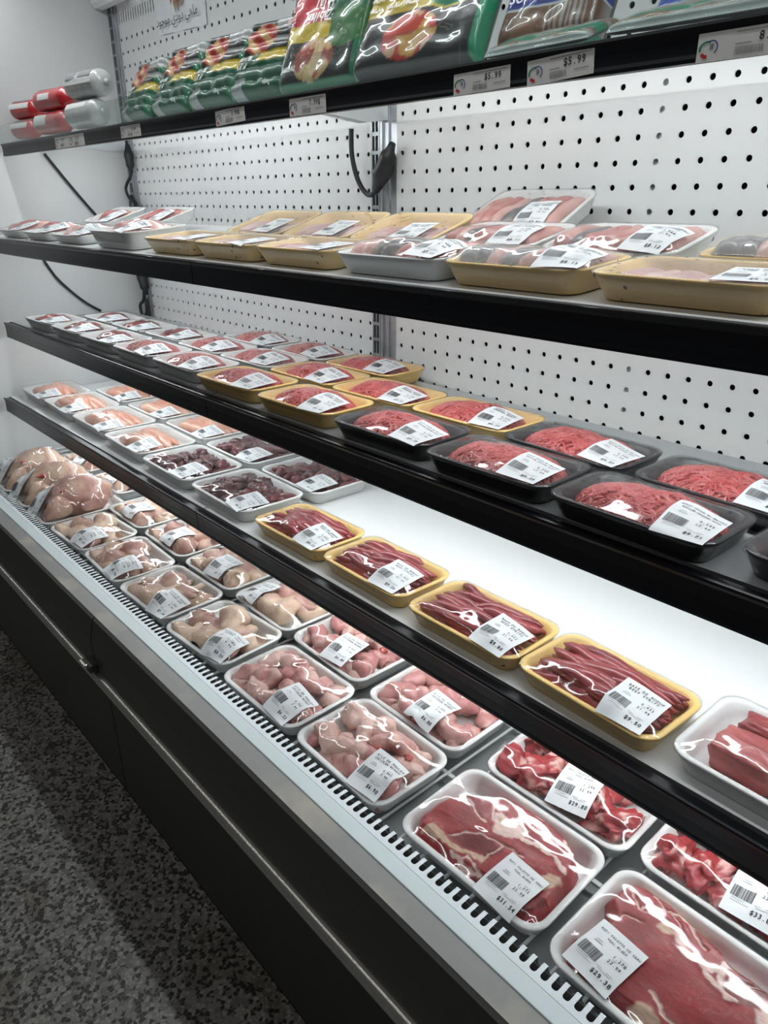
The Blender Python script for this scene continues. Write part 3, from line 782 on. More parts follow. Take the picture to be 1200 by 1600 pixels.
_tray, _proto = {}, {}
def proto(key, w, d, h, fn):
    if key not in _proto:
        cl = lambda q, m: max(-m, min(m, q)); parts = [(n_, [(cl(q[0], w/2-.010), cl(q[1], d/2-.010), max(q[2], .0045)) for q in v_], f_, m_, c_) for n_, v_, f_, m_, c_ in fn()]; pts = [q for p in parts for q in p[1]]
        film = Film(w, d, h, pts)
        ms = []
        for nm, v, f, mat, c in parts:
            me = mesh(nm, v, f, True, c); me.materials.append(mat); ms.append((nm, me))
        fm = film.mesh(len(_proto)*3.3)
        _proto[key] = (ms, film, fm)
    return _proto[key]
_fm = {}
def film_for(key, fm, mat):
    k = (key, mat)
    if k not in _fm:
        m = fm if not any(q[0] == key for q in _fm) else fm.copy()
        m.materials.clear(); m.materials.append(M[mat]); _fm[k] = m
    return _fm[k]
def package(x, y, zs, wu, du, tray, key, fn, label, group, lab=None, rot=0, tilt=0, film='film', h=.028, lpos=None, lrot=None, lift=0, pieces=True):
    """one wrapped tray standing on a shelf at level zs (modules)"""
    w, d = wu*U, du*U
    R = random.Random(int(x*31+y*17+zs*7))
    t = empty('meat_tray', P(x, y, zs)+Vector((0, 0, .0008+lift)), (math.radians(tilt), 0, math.radians(rot)))
    tag(t, label, 'meat tray', group)
    tk = (wu, du, h, tray)
    if tk not in _tray:
        _tray[tk] = tray_mesh(w, d, h); _tray[tk].materials.append(M['foam_'+tray])
    obj('foam_tray', _tray[tk], None, t)
    ms, fl_, fm = proto((key, wu, du), w, d, h, lambda: fn(w, d, h))
    for nm, me in ms: obj(nm, me, None, t)
    obj('cling_film', film_for((key, wu, du), fm, film), None, t)
    if lab:
        lx, ly = lpos if lpos else (w/2-LW/2-.012+R.uniform(-.006, .006), -d/2+LH/2-.001+R.uniform(-.001, .004))
        lr = math.radians(lrot) if lrot is not None else R.uniform(-.12, .12)
        a, b, c = label_meshes(fl_, lx, ly, lr, *lab)
        lo = obj('price_label', a, M['paper'], t); obj('printed_text', b, M['ink'], lo); obj('fine_print', c, M['ink_grey'], lo)
    return t

# ------------------------------------------------------------------ shelves
# name, front edge y, surface z at the front edge, back edge y, surface z at the back, rail depth, rail face height
SH = {'top': (-10.4, -.16, -1.0, .75, .36, .92), 'second': (-13.0, -7.28, -1.6, -6.25, .32, 1.15),
      'third': (-12.7, -14.26, -2.3, -14.26, .58, 1.28), 'fourth': (-13.98, -20.78, -2.0, -20.78, .58, 1.23)}
def shelf(nm, x0, x1, label, mat, cap=False):
    yf, zf, yb, zb, dep, fh = SH[nm]
    c = P((x0+x1)/2, (yf+yb)/2, (zf+zb)/2)
    t = empty('display_shelf', c); tag(t, label, 'shelf', 'display shelves of the case')
    def part(name, prof, a, b, m):
        o = extrude_x(name, prof, a, b, m); 
        for q in o.data.vertices: q.co -= c
        o.parent = t; return o
    th = .22; fl_ = .24 if nm == 'top' else .85  # deeper rear lip added to block lamp light leaking up the back panel
    part('shelf_panel', [(yf, zf), (yb, zb), (yb, zb-fl_), (yb-.12, zb-fl_), (yb-.12, zb-th), (yf, zf-th)], x0+.05, x1-.05, mat)
    yr = yf-dep; z0 = zf-.02
    prof = [(yf+.02, z0), (yf-.02, z0+.02), (yf-.10, z0-.06), (yr+.16, z0-.06), (yr+.10, z0+.0), (yr+.02, z0-.02), (yr, z0-.10), (yr+.06, z0-.22), (yr+.09, z0-fh*.5), (yr+.08, z0-fh+.2),
            (yr+.06, z0-fh+.1), (yr+.07, z0-fh), (yr+.25, z0-fh-.02), (yr+.25, z0-fh+.14), (yf+.02, z0-.45)]
    part('price_rail', prof, x0, x1, M['rail'])
    n = 4 if nm == 'top' else 2
    # brackets
    for bx in (x0+.35, x1-.35):
        v = [P(bx-.05, yb+.9, zb-.1)-c, P(bx-.05, yb+.9, zb-1.0)-c, P(bx-.05, yb-.6, zb-1.2)-c, P(bx-.05, yb-3.6, zb-.9)-c, P(bx-.05, yb-4.2, zb-.3-(zb-zf)*.45)-c]
        v += [q+Vector((.1*U, 0, 0)) for q in v]
        f = [(0, 1, 2, 3, 4), (9, 8, 7, 6, 5)]+[(i, 5+i, 5+(i+1) % 5, (i+1) % 5) for i in range(5)]
        obj('bracket', mesh('bracket', v, f), M['white_paint'], t)
    # light strip under the front of the shelf
    dl = {'top': 3.4, 'second': 3.2, 'third': 3.0, 'fourth': 2.6}[nm]
    yl = yf+dl; zl = zf-th-.02+(zb-zf)*(dl/(yb-yf))
    v, f = boxes([(x0+2.2, x1-1.2, yl-.28, yl+.28, zl-.10, zl)]); o = obj('light_housing', mesh('light_housing', [P(*p)-c for p in v], f), M['white_paint'], t)
    tt = np.linspace(math.pi, 2*math.pi, 9)
    v = [P(xx, yl+.22*math.cos(a), zl-.11+.26*math.sin(a))-c for xx in (x0+2.5, x1-1.5) for a in tt]
    obj('light_diffuser', mesh('light_diffuser', v, [(i, i+1, 10+i, 9+i) for i in range(8)], True), M['led_'+nm], o)
    return t
LED = dict(top=27, second=31, third=34, fourth=26)
for k, s in LED.items(): M['led_'+k] = emit('led_diffuser_'+k, (.93, .98, 1.0), s)
words = {'top': 'top shelf with clear fence and price tags', 'second': 'second shelf from the top, carrying tongue packs', 'third': 'third shelf from the top, carrying ground beef', 'fourth': 'lowest white shelf, carrying beef strips'}
for k in SH:
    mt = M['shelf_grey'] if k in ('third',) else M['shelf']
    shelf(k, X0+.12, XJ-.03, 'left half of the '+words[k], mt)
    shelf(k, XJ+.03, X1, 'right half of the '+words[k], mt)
# acrylic fence pieces on the top rail
yf = SH['top'][0]-.3
for a, b, lab in ((-36.8, -4.6, 'long clear acrylic fence along the left end of the top shelf'), (-4.55, .6, 'short clear acrylic fence piece in front of the last hot dog pack'), (.65, 14.2, 'clear acrylic fence in front of the two large deli packs'), (14.25, 39.8, 'clear acrylic fence at the right end of the top shelf')):
    o = ubox('acrylic_fence', [(a, b, yf-.06, yf, SH['top'][1]-.12, 1.12)], M['plexi'])
    tag(o, lab, 'fence', 'acrylic fences on the top shelf')

# ------------------------------------------------------------------ base of the case
base = empty('refrigerated_case', P(0, -20, FLOOR)); tag(base, 'black based open refrigerated meat case with steel bumper and white ledge', 'refrigerated case')
def bpart(o): 
    for q in o.data.vertices: q.co -= base.location
    o.parent = base; return o
tag(ubox('case_tub', [(X0, X1, -18.85, -.2, FLOOR, -26.9)], M['deckpan']), 'grey metal tub under the white wire racks at the bottom of the case', 'tub')
bpart(ubox('inner_lip', [(X0, X1, -18.95, -18.87, -27.4, -25.4)], M['deckpan']))
bpart(ubox('kick_plate', [(X0, X1, -20.0, -19.6, FLOOR, -37.0)], M['void']))
for a, b in ((X0, XJ-.05), (XJ+.05, X1)):
    bpart(ubox('front_panel', [(a, b, -21.05, -20.6, -37.2, -29.0)], M['panel']))
    bpart(extrude_x('nose_panel', [(-21.06, -25.12), (-21.2, -25.22), (-21.46, -26.3), (-21.50, -26.5), (-21.46, -28.3), (-21.1, -29.4), (-20.7, -29.4), (-20.7, -25.36), (-21.06, -25.36)], a, b, M['nose']))
    v, f = [], []
    pr = [(-20.95+0*1, 0)]
    bp = extrude_x('bumper', [(-21.4-.36*math.cos(t)-.05, -28.7+.34*math.sin(t)) for t in np.linspace(-1.45, 1.45, 12)]+[(-21.2, -28.35), (-21.2, -29.05)], a, b, M['steel'], smooth=True)
    bpart(bp)
bpart(ubox('bumper_joint', [(XJ-.75, XJ+.35, -21.95, -21.3, -28.25, -27.75)], M['nose'], bevel=.004))
bpart(ubox('bumper_clip', [(XJ-.85, XJ+.05, -22.1, -21.6, -28.15, -27.8)], M['steel'], bevel=.004))
bpart(ubox('steel_ledge', [(X0, X1, -21.05, -20.22, -25.3, -25.1)], M['worn_steel']))
bpart(ubox('white_ledge', [(X0, X1, -20.215, -19.60, -25.3, -25.06)], M['ledge_white'], bevel=.0015))
# discharge grille: bent strip with a row of rounded slots
def slot_mat():
    m, t, out = nodes('slotted_grille')
    b = N(t, 'ShaderNodeBsdfPrincipled'); b.inputs['Base Color'].default_value = (.46, .50, .52, 1); b.inputs['Roughness'].default_value = .35
    tr = N(t, 'ShaderNodeBsdfTransparent'); uv = N(t, 'ShaderNodeUVMap'); sx = N(t, 'ShaderNodeSeparateXYZ'); lk(t, uv.outputs[0], sx.inputs[0])
    X = math_n(t, 'SUBTRACT', math_n(t, 'FRACT', math_n(t, 'DIVIDE', sx.outputs[0], .385)), .5)
    ax = math_n(t, 'ABSOLUTE', math_n(t, 'MULTIPLY', X, .385)); ay = math_n(t, 'ABSOLUTE', sx.outputs[1])
    dy = math_n(t, 'MAXIMUM', math_n(t, 'SUBTRACT', ay, .28), 0); dx = math_n(t, 'MAXIMUM', math_n(t, 'SUBTRACT', ax, .02), 0)
    d = math_n(t, 'SQRT', math_n(t, 'ADD', math_n(t, 'MULTIPLY', dx, dx), math_n(t, 'MULTIPLY', dy, dy)))
    jx = math_n(t, 'GREATER_THAN', math_n(t, 'ABSOLUTE', math_n(t, 'SUBTRACT', sx.outputs[0], XJ+.6)), .22)
    mx = N(t, 'ShaderNodeMixShader'); lk(t, math_n(t, 'MULTIPLY', math_n(t, 'LESS_THAN', d, .095), jx), mx.inputs[0])
    lk(t, b.outputs[0], mx.inputs[1]); lk(t, tr.outputs[0], mx.inputs[2]); lk(t, mx.outputs[0], out.inputs[0]); return m
def grille():
    # v coordinate runs along the bend: flat part outside, then down on the inside; 0 is mid slot
    prof = [(-19.60, -25.07, -.55), (-19.30, -25.05, -.28), (-18.98, -25.05, .06), (-18.93, -25.08, .12), (-18.92, -25.30, .34), (-18.92, -25.75, .80)]
    xs = np.arange(X0, X1+.01, 1.54); v, f, uv = [], [], []
    for x in xs:
        for y, z, q in prof: v.append(P(x, y, z)-base.location)
    n = len(prof)
    for i in range(len(xs)-1):
        for j in range(n-1): f.append((i*n+j, (i+1)*n+j, (i+1)*n+j+1, i*n+j+1))
    m = mesh('grille_strip', v, f)
    u = m.uv_layers.new(name='UVMap')
    for p in m.polygons:
        for li in p.loop_indices:
            vi = m.loops[li].vertex_index; u.data[li].uv = (float(xs[vi//n])+77*.385, prof[vi % n][2])
    m.materials.append(slot_mat())
    o = obj('grille_strip', m, None, base)
grille()
bpart(ubox('grille_trough', [(X0, X1, -19.62, -19.58, -26.9, -25.1), (X0, X1, -19.6, -18.95, -26.9, -26.8)], M['void']))
# wire racks on the deck
def rack(x0, x1, label):
    c = P((x0+x1)/2, -10, -26.4); t = empty('wire_rack', c); tag(t, label, 'rack', 'white wire racks on the bottom deck')
    paths = []; x = x0+.3
    while x < x1:
        paths.append([P(x, -18.75, -26.375)-c, P(x, -12, -26.375)-c, P(x, -1.2, -26.375)-c]); x += 1.15
    v, f = tube(paths, [.058*U*1.2]*len(paths), 6); obj('long_wires', mesh('long_wires', v, f, True), M['wire'], t)
    bl = [(x0+.1, x1-.1, y-.09, y+.09, -26.50, -26.40) for y in (-18.6, -14.35, -10.0, -5.5, -1.4)]+[(x0+.1, x1-.1, y-.1, y+.1, -26.9, -26.50) for y in (-18.3, -1.4)]
    v, f = boxes(bl); obj('cross_bars', mesh('cross_bars', [P(*p)-c for p in v], f), M['wire'], t)
rack(X0+.2, XJ, 'white wire rack on the bottom deck under the whole chickens and chicken legs')
rack(XJ+.05, X1, 'white wire rack on the bottom deck under the chicken wings and veal')

# ------------------------------------------------------------------ trays on the bottom deck
ZD = -26.29
wing = ('AILE DE POULET', 'CHICKEN WINGS'); leg = ('CUISSE DE POULET', 'CHICKEN LEGS'); veal = ('ROTI PALETTE DE VEAU', 'VEAL BLADE')
GD = 'wrapped trays on the bottom deck'
for i, (x, s) in enumerate(((-27.3, 3), (-23.0, 5), (-18.75, 7))):
    package(x, -15.6, ZD, 4.15, 6.1, 'white', 'chicken%d' % i, lambda w, d, h, s=s: c_chicken(w, d, h, s),
            ('whole chicken in clear film, leftmost of the three on the bottom deck', 'whole yellowish chicken in clear film, middle one of the three on the bottom deck', 'whole pinkish chicken in clear film, rightmost of the three, beside the first chicken leg tray')[i],
            'wrapped whole chickens', ('POULET HALAL', '', '1,520', '8.99', '$13.66'), lpos=(-.026, -.082), lrot=10)
LEG = [(-13.65, -16.35, 'legs0', 3, '1,090', '$7.62', 'white front tray of chicken legs on the bottom deck, touching the rightmost whole chicken'),
       (-7.9, -16.35, 'legs1', -2, '1,110', '$7.76', 'white tray of chicken legs, second of the four front trays counted from the whole chickens'),
       (-2.2, -16.35, 'legs2', 2, '1,042', '$7.28', 'white tray of chicken legs, third of the four front trays, at the grille joint'),
       (3.7, -16.3, 'legs0', 4, '1,180', '$8.25', 'white tray of yellowish chicken legs beside the front wing tray with red joints')]
for x, y, k, r, wt, pr, lb in LEG:
    package(x, y, ZD, 5.6, 4.17, 'white', k, lambda w, d, h, k=k: c_legs(w, d, h, int(k[-1])*10+3), lb, GD, leg+(wt, '6.99', pr), rot=r)
for x, y, k, r, wt, pr, lb in ((9.8, -16.4, 'wing0', 1, '0,792', '$6.33', 'white front tray of chicken wings, between the chicken legs and the paler wings'),
                               (15.75, -16.4, 'wing1', -1, '0,862', '$6.90', 'white front tray of pale chicken wings, left of the veal slab priced $31.54')):
    package(x, y, ZD, 5.7, 4.17, 'white', k, lambda w, d, h, k=k: c_wings(w, d, h, int(k[-1])*17+4), lb, GD, wing+(wt, '7.99', pr), rot=r)
package(22.5, -16.1, ZD, 6.3, 4.5, 'white', 'veal_a', lambda w, d, h: c_veal(VEAL_A), 'white tray with a large flat veal slab priced $31.54 at the front edge', GD, veal+('1,372', '22.99', '$31.54'), rot=1.5, lpos=(.052, -.047), lrot=-4)
package(29.15, -16.05, ZD, 6.3, 4.8, 'white', 'veal_b', lambda w, d, h: c_veal(VEAL_B), 'white tray with a large veal slab priced $29.38, nearest of all the trays', GD, veal+('1,278', '22.99', '$29.38'), rot=0, lpos=(-.058, -.043), lrot=-6)
rear = [(-28.4, -10.3, 'legs1', 'leg', 'chicken leg tray behind the leftmost whole chicken, mostly hidden by the lowest shelf'), (-21.7, -10.3, 'legs2', 'leg', 'chicken leg tray behind the rightmost whole chicken, beside bare wire rack'),
        (-14.4, -11.95, 'legs2', 'leg', 'rear chicken leg tray right behind the front tray that touches the whole chicken'), (-8.4, -11.95, 'legs0', 'leg', 'rear chicken leg tray behind the second front leg tray, label near its front rim'),
        (-2.55, -11.95, 'legs1', 'leg', 'rear chicken leg tray with a large yellow thigh, behind the grille joint'), (3.4, -11.95, 'legs2', 'leg', 'rear chicken leg tray left of the rear wing trays, label on its left'),
        (9.3, -12.0, 'wing1', 'wing', 'rear tray of pink chicken wings, left of the other rear wing tray'), (15.6, -12.15, 'wing0', 'wing', 'rear tray of pink chicken wings beside the bare wire rack'),
        (22.6, -11.5, 'chunk0', 'veal', 'rear white tray of veal chunks priced $29.80, beside the bare wire rack'), (29.2, -11.1, 'chunk1', 'veal', 'rear white tray of veal chunks priced $33.89, under the lowest shelf at right')]
pr = {22.6: ('1,296', '$29.80'), 29.2: ('1,474', '$33.89')}
for x, y, k, ty, lb in rear:
    fn = {'legs': lambda w, d, h, k=k: c_legs(w, d, h, int(k[-1])*10+3), 'wing': lambda w, d, h, k=k: c_wings(w, d, h, int(k[-1])*17+4), 'chunk': lambda w, d, h, k=k: c_chunks(w, d, h, int(k[-1])*9+2)}[k[:-1] if k[:-1] in ('chunk', 'legs') else 'wing']
    ld = {'leg': leg+('1,020', '6.99', '$7.13'), 'wing': wing+('0,850', '7.99', '$6.80'), 'veal': veal+(pr.get(x, ('', ''))[0], '22.99', pr.get(x, ('', ''))[1])}[ty]
    wu, du = (6.3, 4.4) if ty == 'veal' else ((5.6, 4.17) if ty == 'leg' else (5.7, 4.17))
    package(x, y, ZD, wu, du, 'white', k, fn, lb, GD, ld, rot=random.uniform(-1.5, 1.5), lpos=((.018, -.034) if x != 3.4 else (-.05, -.034)), lrot=random.uniform(-5, 8))

# ------------------------------------------------------------------ trays on the fourth (lowest) shelf
Z4 = SH['fourth'][1]; G4 = 'wrapped trays on the lowest shelf'
fil = ('POITRINE POULET', 'CHICKEN STRIPS'); giz = ('GESIER DE POULET', 'CHICKEN GIZZARD'); strp = ('BASE DE BOEUF', 'BEEF STRIPS')
fl = lambda s: (lambda w, d, h: c_fillets(w, d, h, s)); gz = lambda s: (lambda w, d, h: c_gizzards(w, d, h, s)); st = lambda s: (lambda w, d, h: c_strips(w, d, h, s))
for x, y, k, lb in ((-33.3, -11.05, 'f0', 'white tray of orange-pink chicken strips in the far left front corner of the lowest shelf'), (-27.3, -11.05, 'f1', 'white tray of orange-pink chicken strips, second along the front of the lowest shelf'),
                    (-20.8, -11.05, 'f2', 'white tray of orange-pink chicken strips, third along the front of the lowest shelf'), (-14.05, -11.3, 'f0', 'white front tray of orange-pink chicken strips directly left of the dark giblets')):
    package(x, y, Z4, 5.9 if x < -30 else 6.4, 4.5, 'white', k, fl(int(k[-1])*5+1), lb, G4, fil+('0,812', '14.99', '$12.17'), rot=random.uniform(-2, 1))
for x, y, k, lb in ((-28.0, -6.3, 'f1', 'white tray of chicken strips, back row of the lowest shelf, nearest the end wall'), (-21.0, -6.4, 'f2', 'white tray of chicken strips, second in the back row of the lowest shelf'), (-14.05, -6.5, 'f1', 'white tray of chicken strips, back row of the lowest shelf, beside the giblets')):
    package(x, y, Z4, 6.4, 4.5, 'white', k, fl(int(k[-1])*5+1), lb, G4, fil+('0,774', '14.99', '$11.60'), rot=random.uniform(-1, 1))
for x, y, k, lb in ((-7.4, -11.55, 'g0', 'white tray of dark purple giblets at the front, beside the orange-pink chicken strips'), (-.85, -11.55, 'g1', 'white tray of dark purple giblets at the front, beside the first yellow tray'),
                    (-7.25, -6.95, 'g2', 'white tray of dark purple giblets at the back, beside the chicken strips'), (-.3, -7.0, 'g0', 'white tray of dark purple giblets at the back, beside the empty part of the shelf')):
    package(x, y, Z4, 6.2, 4.4, 'white', k, gz(int(k[-1])*7+2), lb, G4, giz+('0,566', '7.69', '$4.35'), rot=random.uniform(-2, 0))
for x, y, k, r, pr_, lb in ((5.85, -12.0, 's0', 0, '$9.12', 'yellow tray of beef strips next to the giblets, first of four yellow trays'), (11.75, -12.0, 's1', -1, '$9.26', 'yellow tray of beef strips, second of the four yellow trays on the lowest shelf'),
                            (17.8, -12.15, 's2', 0, '$9.80', 'yellow tray of beef strips priced $9.80, third of the four yellow trays'), (23.6, -12.2, 's3', -3, '$9.50', 'yellow tray of beef strips priced $9.50, last of the four, beside the beef blocks')):
    package(x, y, Z4, 5.7, 3.5, 'yellow', k, st(int(k[-1])*9+5), lb, G4, strp+('0,432', '21.99', pr_), rot=r)
package(29.8, -11.75, Z4, 6.2, 4.2, 'white', 'blocks', lambda w, d, h: c_blocks(w, d, h, 3), 'white tray of thick red beef blocks at the right edge of the lowest shelf', G4, None, rot=-1)

# ------------------------------------------------------------------ trays on the third shelf
Z3 = SH['third'][1]; G3 = 'wrapped trays on the third shelf'
gb = ('BOEUF HACHE', 'GROUND BEEF'); mgb = ('BOEUF HACHE MI-MAIGRE', 'MEDIUM GROUND BEEF'); liv = ('FOIE DE BOEUF', 'BEEF LIVER')
gr = lambda s, m='beef': (lambda w, d, h: c_ground(w, d, h, s, M[m])); lv = lambda s: (lambda w, d, h: c_liver(w, d, h, s))
def row3(L, film='film'):
    for x, y, tr, k, ld, pr_, lb in L:
        fn = lv(int(k[-1])+4) if k[0] == 'l' else gr(int(k[-1])*3+1, 'beef_pale' if k[0] == 'p' else 'beef')
        package(x, y, Z3, 5.65 if x < -3 else 5.75, 3.45, tr, k, fn, lb, G3, ld+('0,540', '17.99', pr_), rot=random.uniform(-2, 2), film='film_hazy' if tr == 'black' or k[0] == 'p' else 'film')
row3([(-30.2, -11.0, 'white', 'l0', liv, '$5.10', 'white tray of smooth brown-red liver at the far left front corner of the third shelf'), (-24.2, -10.95, 'white', 'l1', liv, '$5.31', 'white tray of liver, second along the front of the third shelf'),
      (-18.35, -10.95, 'white', 'l2', liv, '$5.26', 'white tray of dark liver at the front, left of the first white ground beef tray'), (-12.5, -10.95, 'white', 'p0', gb, '$8.10', 'white tray of ground beef at the front, right of the dark liver'),
      (-6.65, -10.95, 'white', 'p1', gb, '$8.32', 'white tray of ground beef at the front, left of the first yellow tray'), (-.6, -11.1, 'yellow', 'g0', gb, '$9.02', 'yellow tray of ground beef at the front, left of another yellow one'),
      (5.6, -11.1, 'yellow', 'g1', gb, '$9.40', 'yellow tray of ground beef at the front, left of the first black tray'), (11.8, -11.1, 'black', 'g2', mgb, '$9.18', 'black tray of ground beef, leftmost black tray at the front of the third shelf'),
      (17.8, -11.25, 'black', 'g0', mgb, '$9.26', 'black tray of ground beef priced $9.26 at the front of the third shelf'), (23.75, -11.35, 'black', 'g1', mgb, '$9.71', 'black tray of ground beef priced $9.71 at the front of the third shelf'),
      (29.95, -10.9, 'black', 'g2', mgb, '$9.55', 'black tray of ground beef cut off by the right edge of the photo')])
row3([(-27.6, -7.1, 'white', 'l2', liv, '$5.44', 'white tray of liver in the second row of the third shelf, nearest the end wall'), (-21.9, -7.1, 'white', 'l0', liv, '$5.05', 'white tray of liver in the second row, right of the rearmost liver by the wall'),
      (-16.2, -6.9, 'white', 'l1', liv, '$5.60', 'white tray of very dark liver in the second row, left of white ground beef trays'), (-10.45, -7.25, 'white', 'p2', gb, '$8.15', 'white tray of ground beef in the second row, right of the very dark liver'),
      (-4.75, -7.25, 'white', 'p0', gb, '$8.41', 'white tray of ground beef in the second row, left of the yellow trays'), (.2, -7.4, 'yellow', 'g2', gb, '$9.11', 'yellow tray of ground beef in the second row beside a white ground beef tray')][:5])
row3([(1.05+.0, -7.35, 'yellow', 'g2', gb, '$9.11', 'yellow tray of ground beef in the second row beside a white ground beef tray'), (6.9, -7.35, 'yellow', 'g0', gb, '$9.33', 'yellow tray of ground beef, middle of three yellow trays in the second row'),
      (12.75, -7.2, 'yellow', 'g1', gb, '$9.20', 'yellow tray of ground beef in the second row, directly left of the rear black trays'), (18.6, -7.55, 'black', 'g2', mgb, '$9.52', 'black tray of ground beef in the second row beside a yellow tray'),
      (24.7, -7.7, 'black', 'g1', mgb, '$9.26', 'black tray of ground beef in the second row at the right side')])
row3([(-10.6, -3.6, 'white', 'p1', gb, '$8.20', 'white tray of pale ground beef in the rearmost row, against the back panel, left one'), (-4.4, -3.65, 'white', 'p2', gb, '$8.66', 'white tray of pale ground beef in the rearmost row, beside the rear yellow tray'),
      (1.6, -3.7, 'yellow', 'g1', gb, '$9.48', 'yellow tray of ground beef in the rearmost row, in front of the grey post')])

# ------------------------------------------------------------------ trays on the second shelf
def z2(y):
    yf, zf, yb, zb = SH['second'][:4]; return zf+(zb-zf)*(y-yf)/(yb-yf)
G2 = 'wrapped trays on the second shelf'; ton = ("LANGUE D'AGNEAU", 'LAMB TONGUE'); lam = ("COTE D'AGNEAU", 'LAMB CHOP')
TS = math.degrees(math.atan((SH['second'][3]-SH['second'][1])/(SH['second'][2]-SH['second'][0])))
tg = lambda s, dk=(2,): (lambda w, d, h: c_tongues(w, d, h, s, dk)); ch = lambda s, n=4, ta=1.0: (lambda w, d, h: c_chops(w, d, h, s, n, True, ta))
def p2(x, y, wu, du, tr, k, fn, lb, ld, film='film', rot=0, extra=0, **kw):
    """the tray's base follows the sloping shelf; extra tilts it up about its front edge"""
    a = TS+extra
    lift = math.sin(math.radians(extra))*(du/2-.35)*U if extra else 0
    return package(x, y, z2(y), wu, du, tr, k, fn, lb, G2, ld, rot=rot, tilt=a, film=film, lift=lift+.0006, **kw)
for x, k, lb in ((-32.6, 'c0', 'white tray of pale pink lamb at the far left end of the second shelf'), (-26.5, 'c1', 'white tray of lamb, second along the front of the second shelf'), (-20.3, 'c2', 'white tray of lamb chop with white fat ring, left of the tall white tray')):
    p2(x, -10.75, 5.6, 4.0, 'white', k, ch(int(k[-1])*5+1), lb, lam+('0,610', '24.99', '$15.24'), h=.020)
p2(-12.6, -10.8, 6.2, 4.1, 'white', 'c3', ch(23, 3, 1.5), 'tall white tray of fatty lamb chops beside the first yellow tray on the second shelf', lam+('0,655', '24.99', '$16.37'), h=.036)
p2(-27.8, -5.6, 5.6, 3.6, 'white', 'c1', ch(6), 'tilted white tray of striped lamb ribs at the back left of the second shelf', lam+('0,700', '24.99', '$17.49'), extra=12)
p2(-20.6, -5.2, 5.6, 3.6, 'white', 'c0', ch(1), 'tilted white tray of dark red lamb at the back, behind the tall white tray', lam+('0,640', '24.99', '$15.99'), extra=12)
lz = lambda pr_: ton+('0,488', '15.99', pr_)
for x, k, lb in ((-5.5, 't0', 'shallow yellow tray right of the tall white lamb tray, front of the second shelf'), (.35, 't1', 'yellow tray with spotted film, above the rail joint of the second shelf'), (6.2, 't2', 'yellow tray at the front of the second shelf, left of the white tongue tray')):
    p2(x, -10.95, 5.75, 3.4, 'yellow', 'low'+k, (lambda s: (lambda w, d, h: c_flat(w, d, h, s)))(int(k[-1])+3), lb, lz('$7.80'), film='film_spot')
p2(12.35, -10.75, 6.0, 3.9, 'white', 't3', tg(14, (2, 3)), 'white tongue tray at the front between the paler yellow tray and the golden yellow tray', lz('$7.11'))
p2(18.3, -11.0, 5.75, 3.45, 'yellow', 't4', tg(19, (0, 1, 3)), 'golden yellow tray with grey spotted film bulging over the tongues, front of second shelf', lz('$8.15'), film='film_spot')
p2(24.25, -11.0, 5.75, 3.45, 'yellow', 'lowt1', (lambda s: (lambda w, d, h: c_flat(w, d, h, s)))(4), 'golden yellow tray at the front right edge of the second shelf', lz('$8.02'), film='film_spot')
for x, k, lb in ((-3.0, 't2', 'leftmost of the three upward tilted yellow trays at the back of the second shelf'), (2.6, 't0', 'middle of the three upward tilted yellow trays at the back of the second shelf'), (8.1, 't1', 'rightmost of the three upward tilted yellow trays, in front of the grey post')):
    p2(x, -6.9, 5.45, 3.6, 'yellow', 'flat'+k, (lambda s: (lambda w, d, h: c_flat(w, d, h, s)))(int(k[-1])), lb, lz('$7.42'), film='film_spot', extra=13, lpos=(.03, -.022))
p2(13.6, -7.0, 5.3, 3.6, 'white', 't5', tg(31, (2,)), 'white tongue tray behind the golden yellow tray, below the leaning tray', lz('$8.11'), film='film_hazy', extra=7)
p2(19.3, -7.0, 5.4, 3.6, 'white', 't6', tg(37, (1,)), 'white tongue tray in the second row, right of the leaning one, label facing up', lz('$8.12'), film='film_hazy', extra=8)
p2(25.5, -7.1, 5.75, 3.45, 'yellow', 't4', tg(19, (0, 1, 3)), 'yellow tongue tray in the second row at the right edge of the photo', lz('$8.25'), film='film_spot', extra=2)
p2(11.4, -2.65, 5.6, 4.17, 'white', 't7', tg(43, (3,)), 'white lamb tongue tray leaning against the perforated back panel', lz('$7.96'), extra=21, lpos=(.045, -.028))

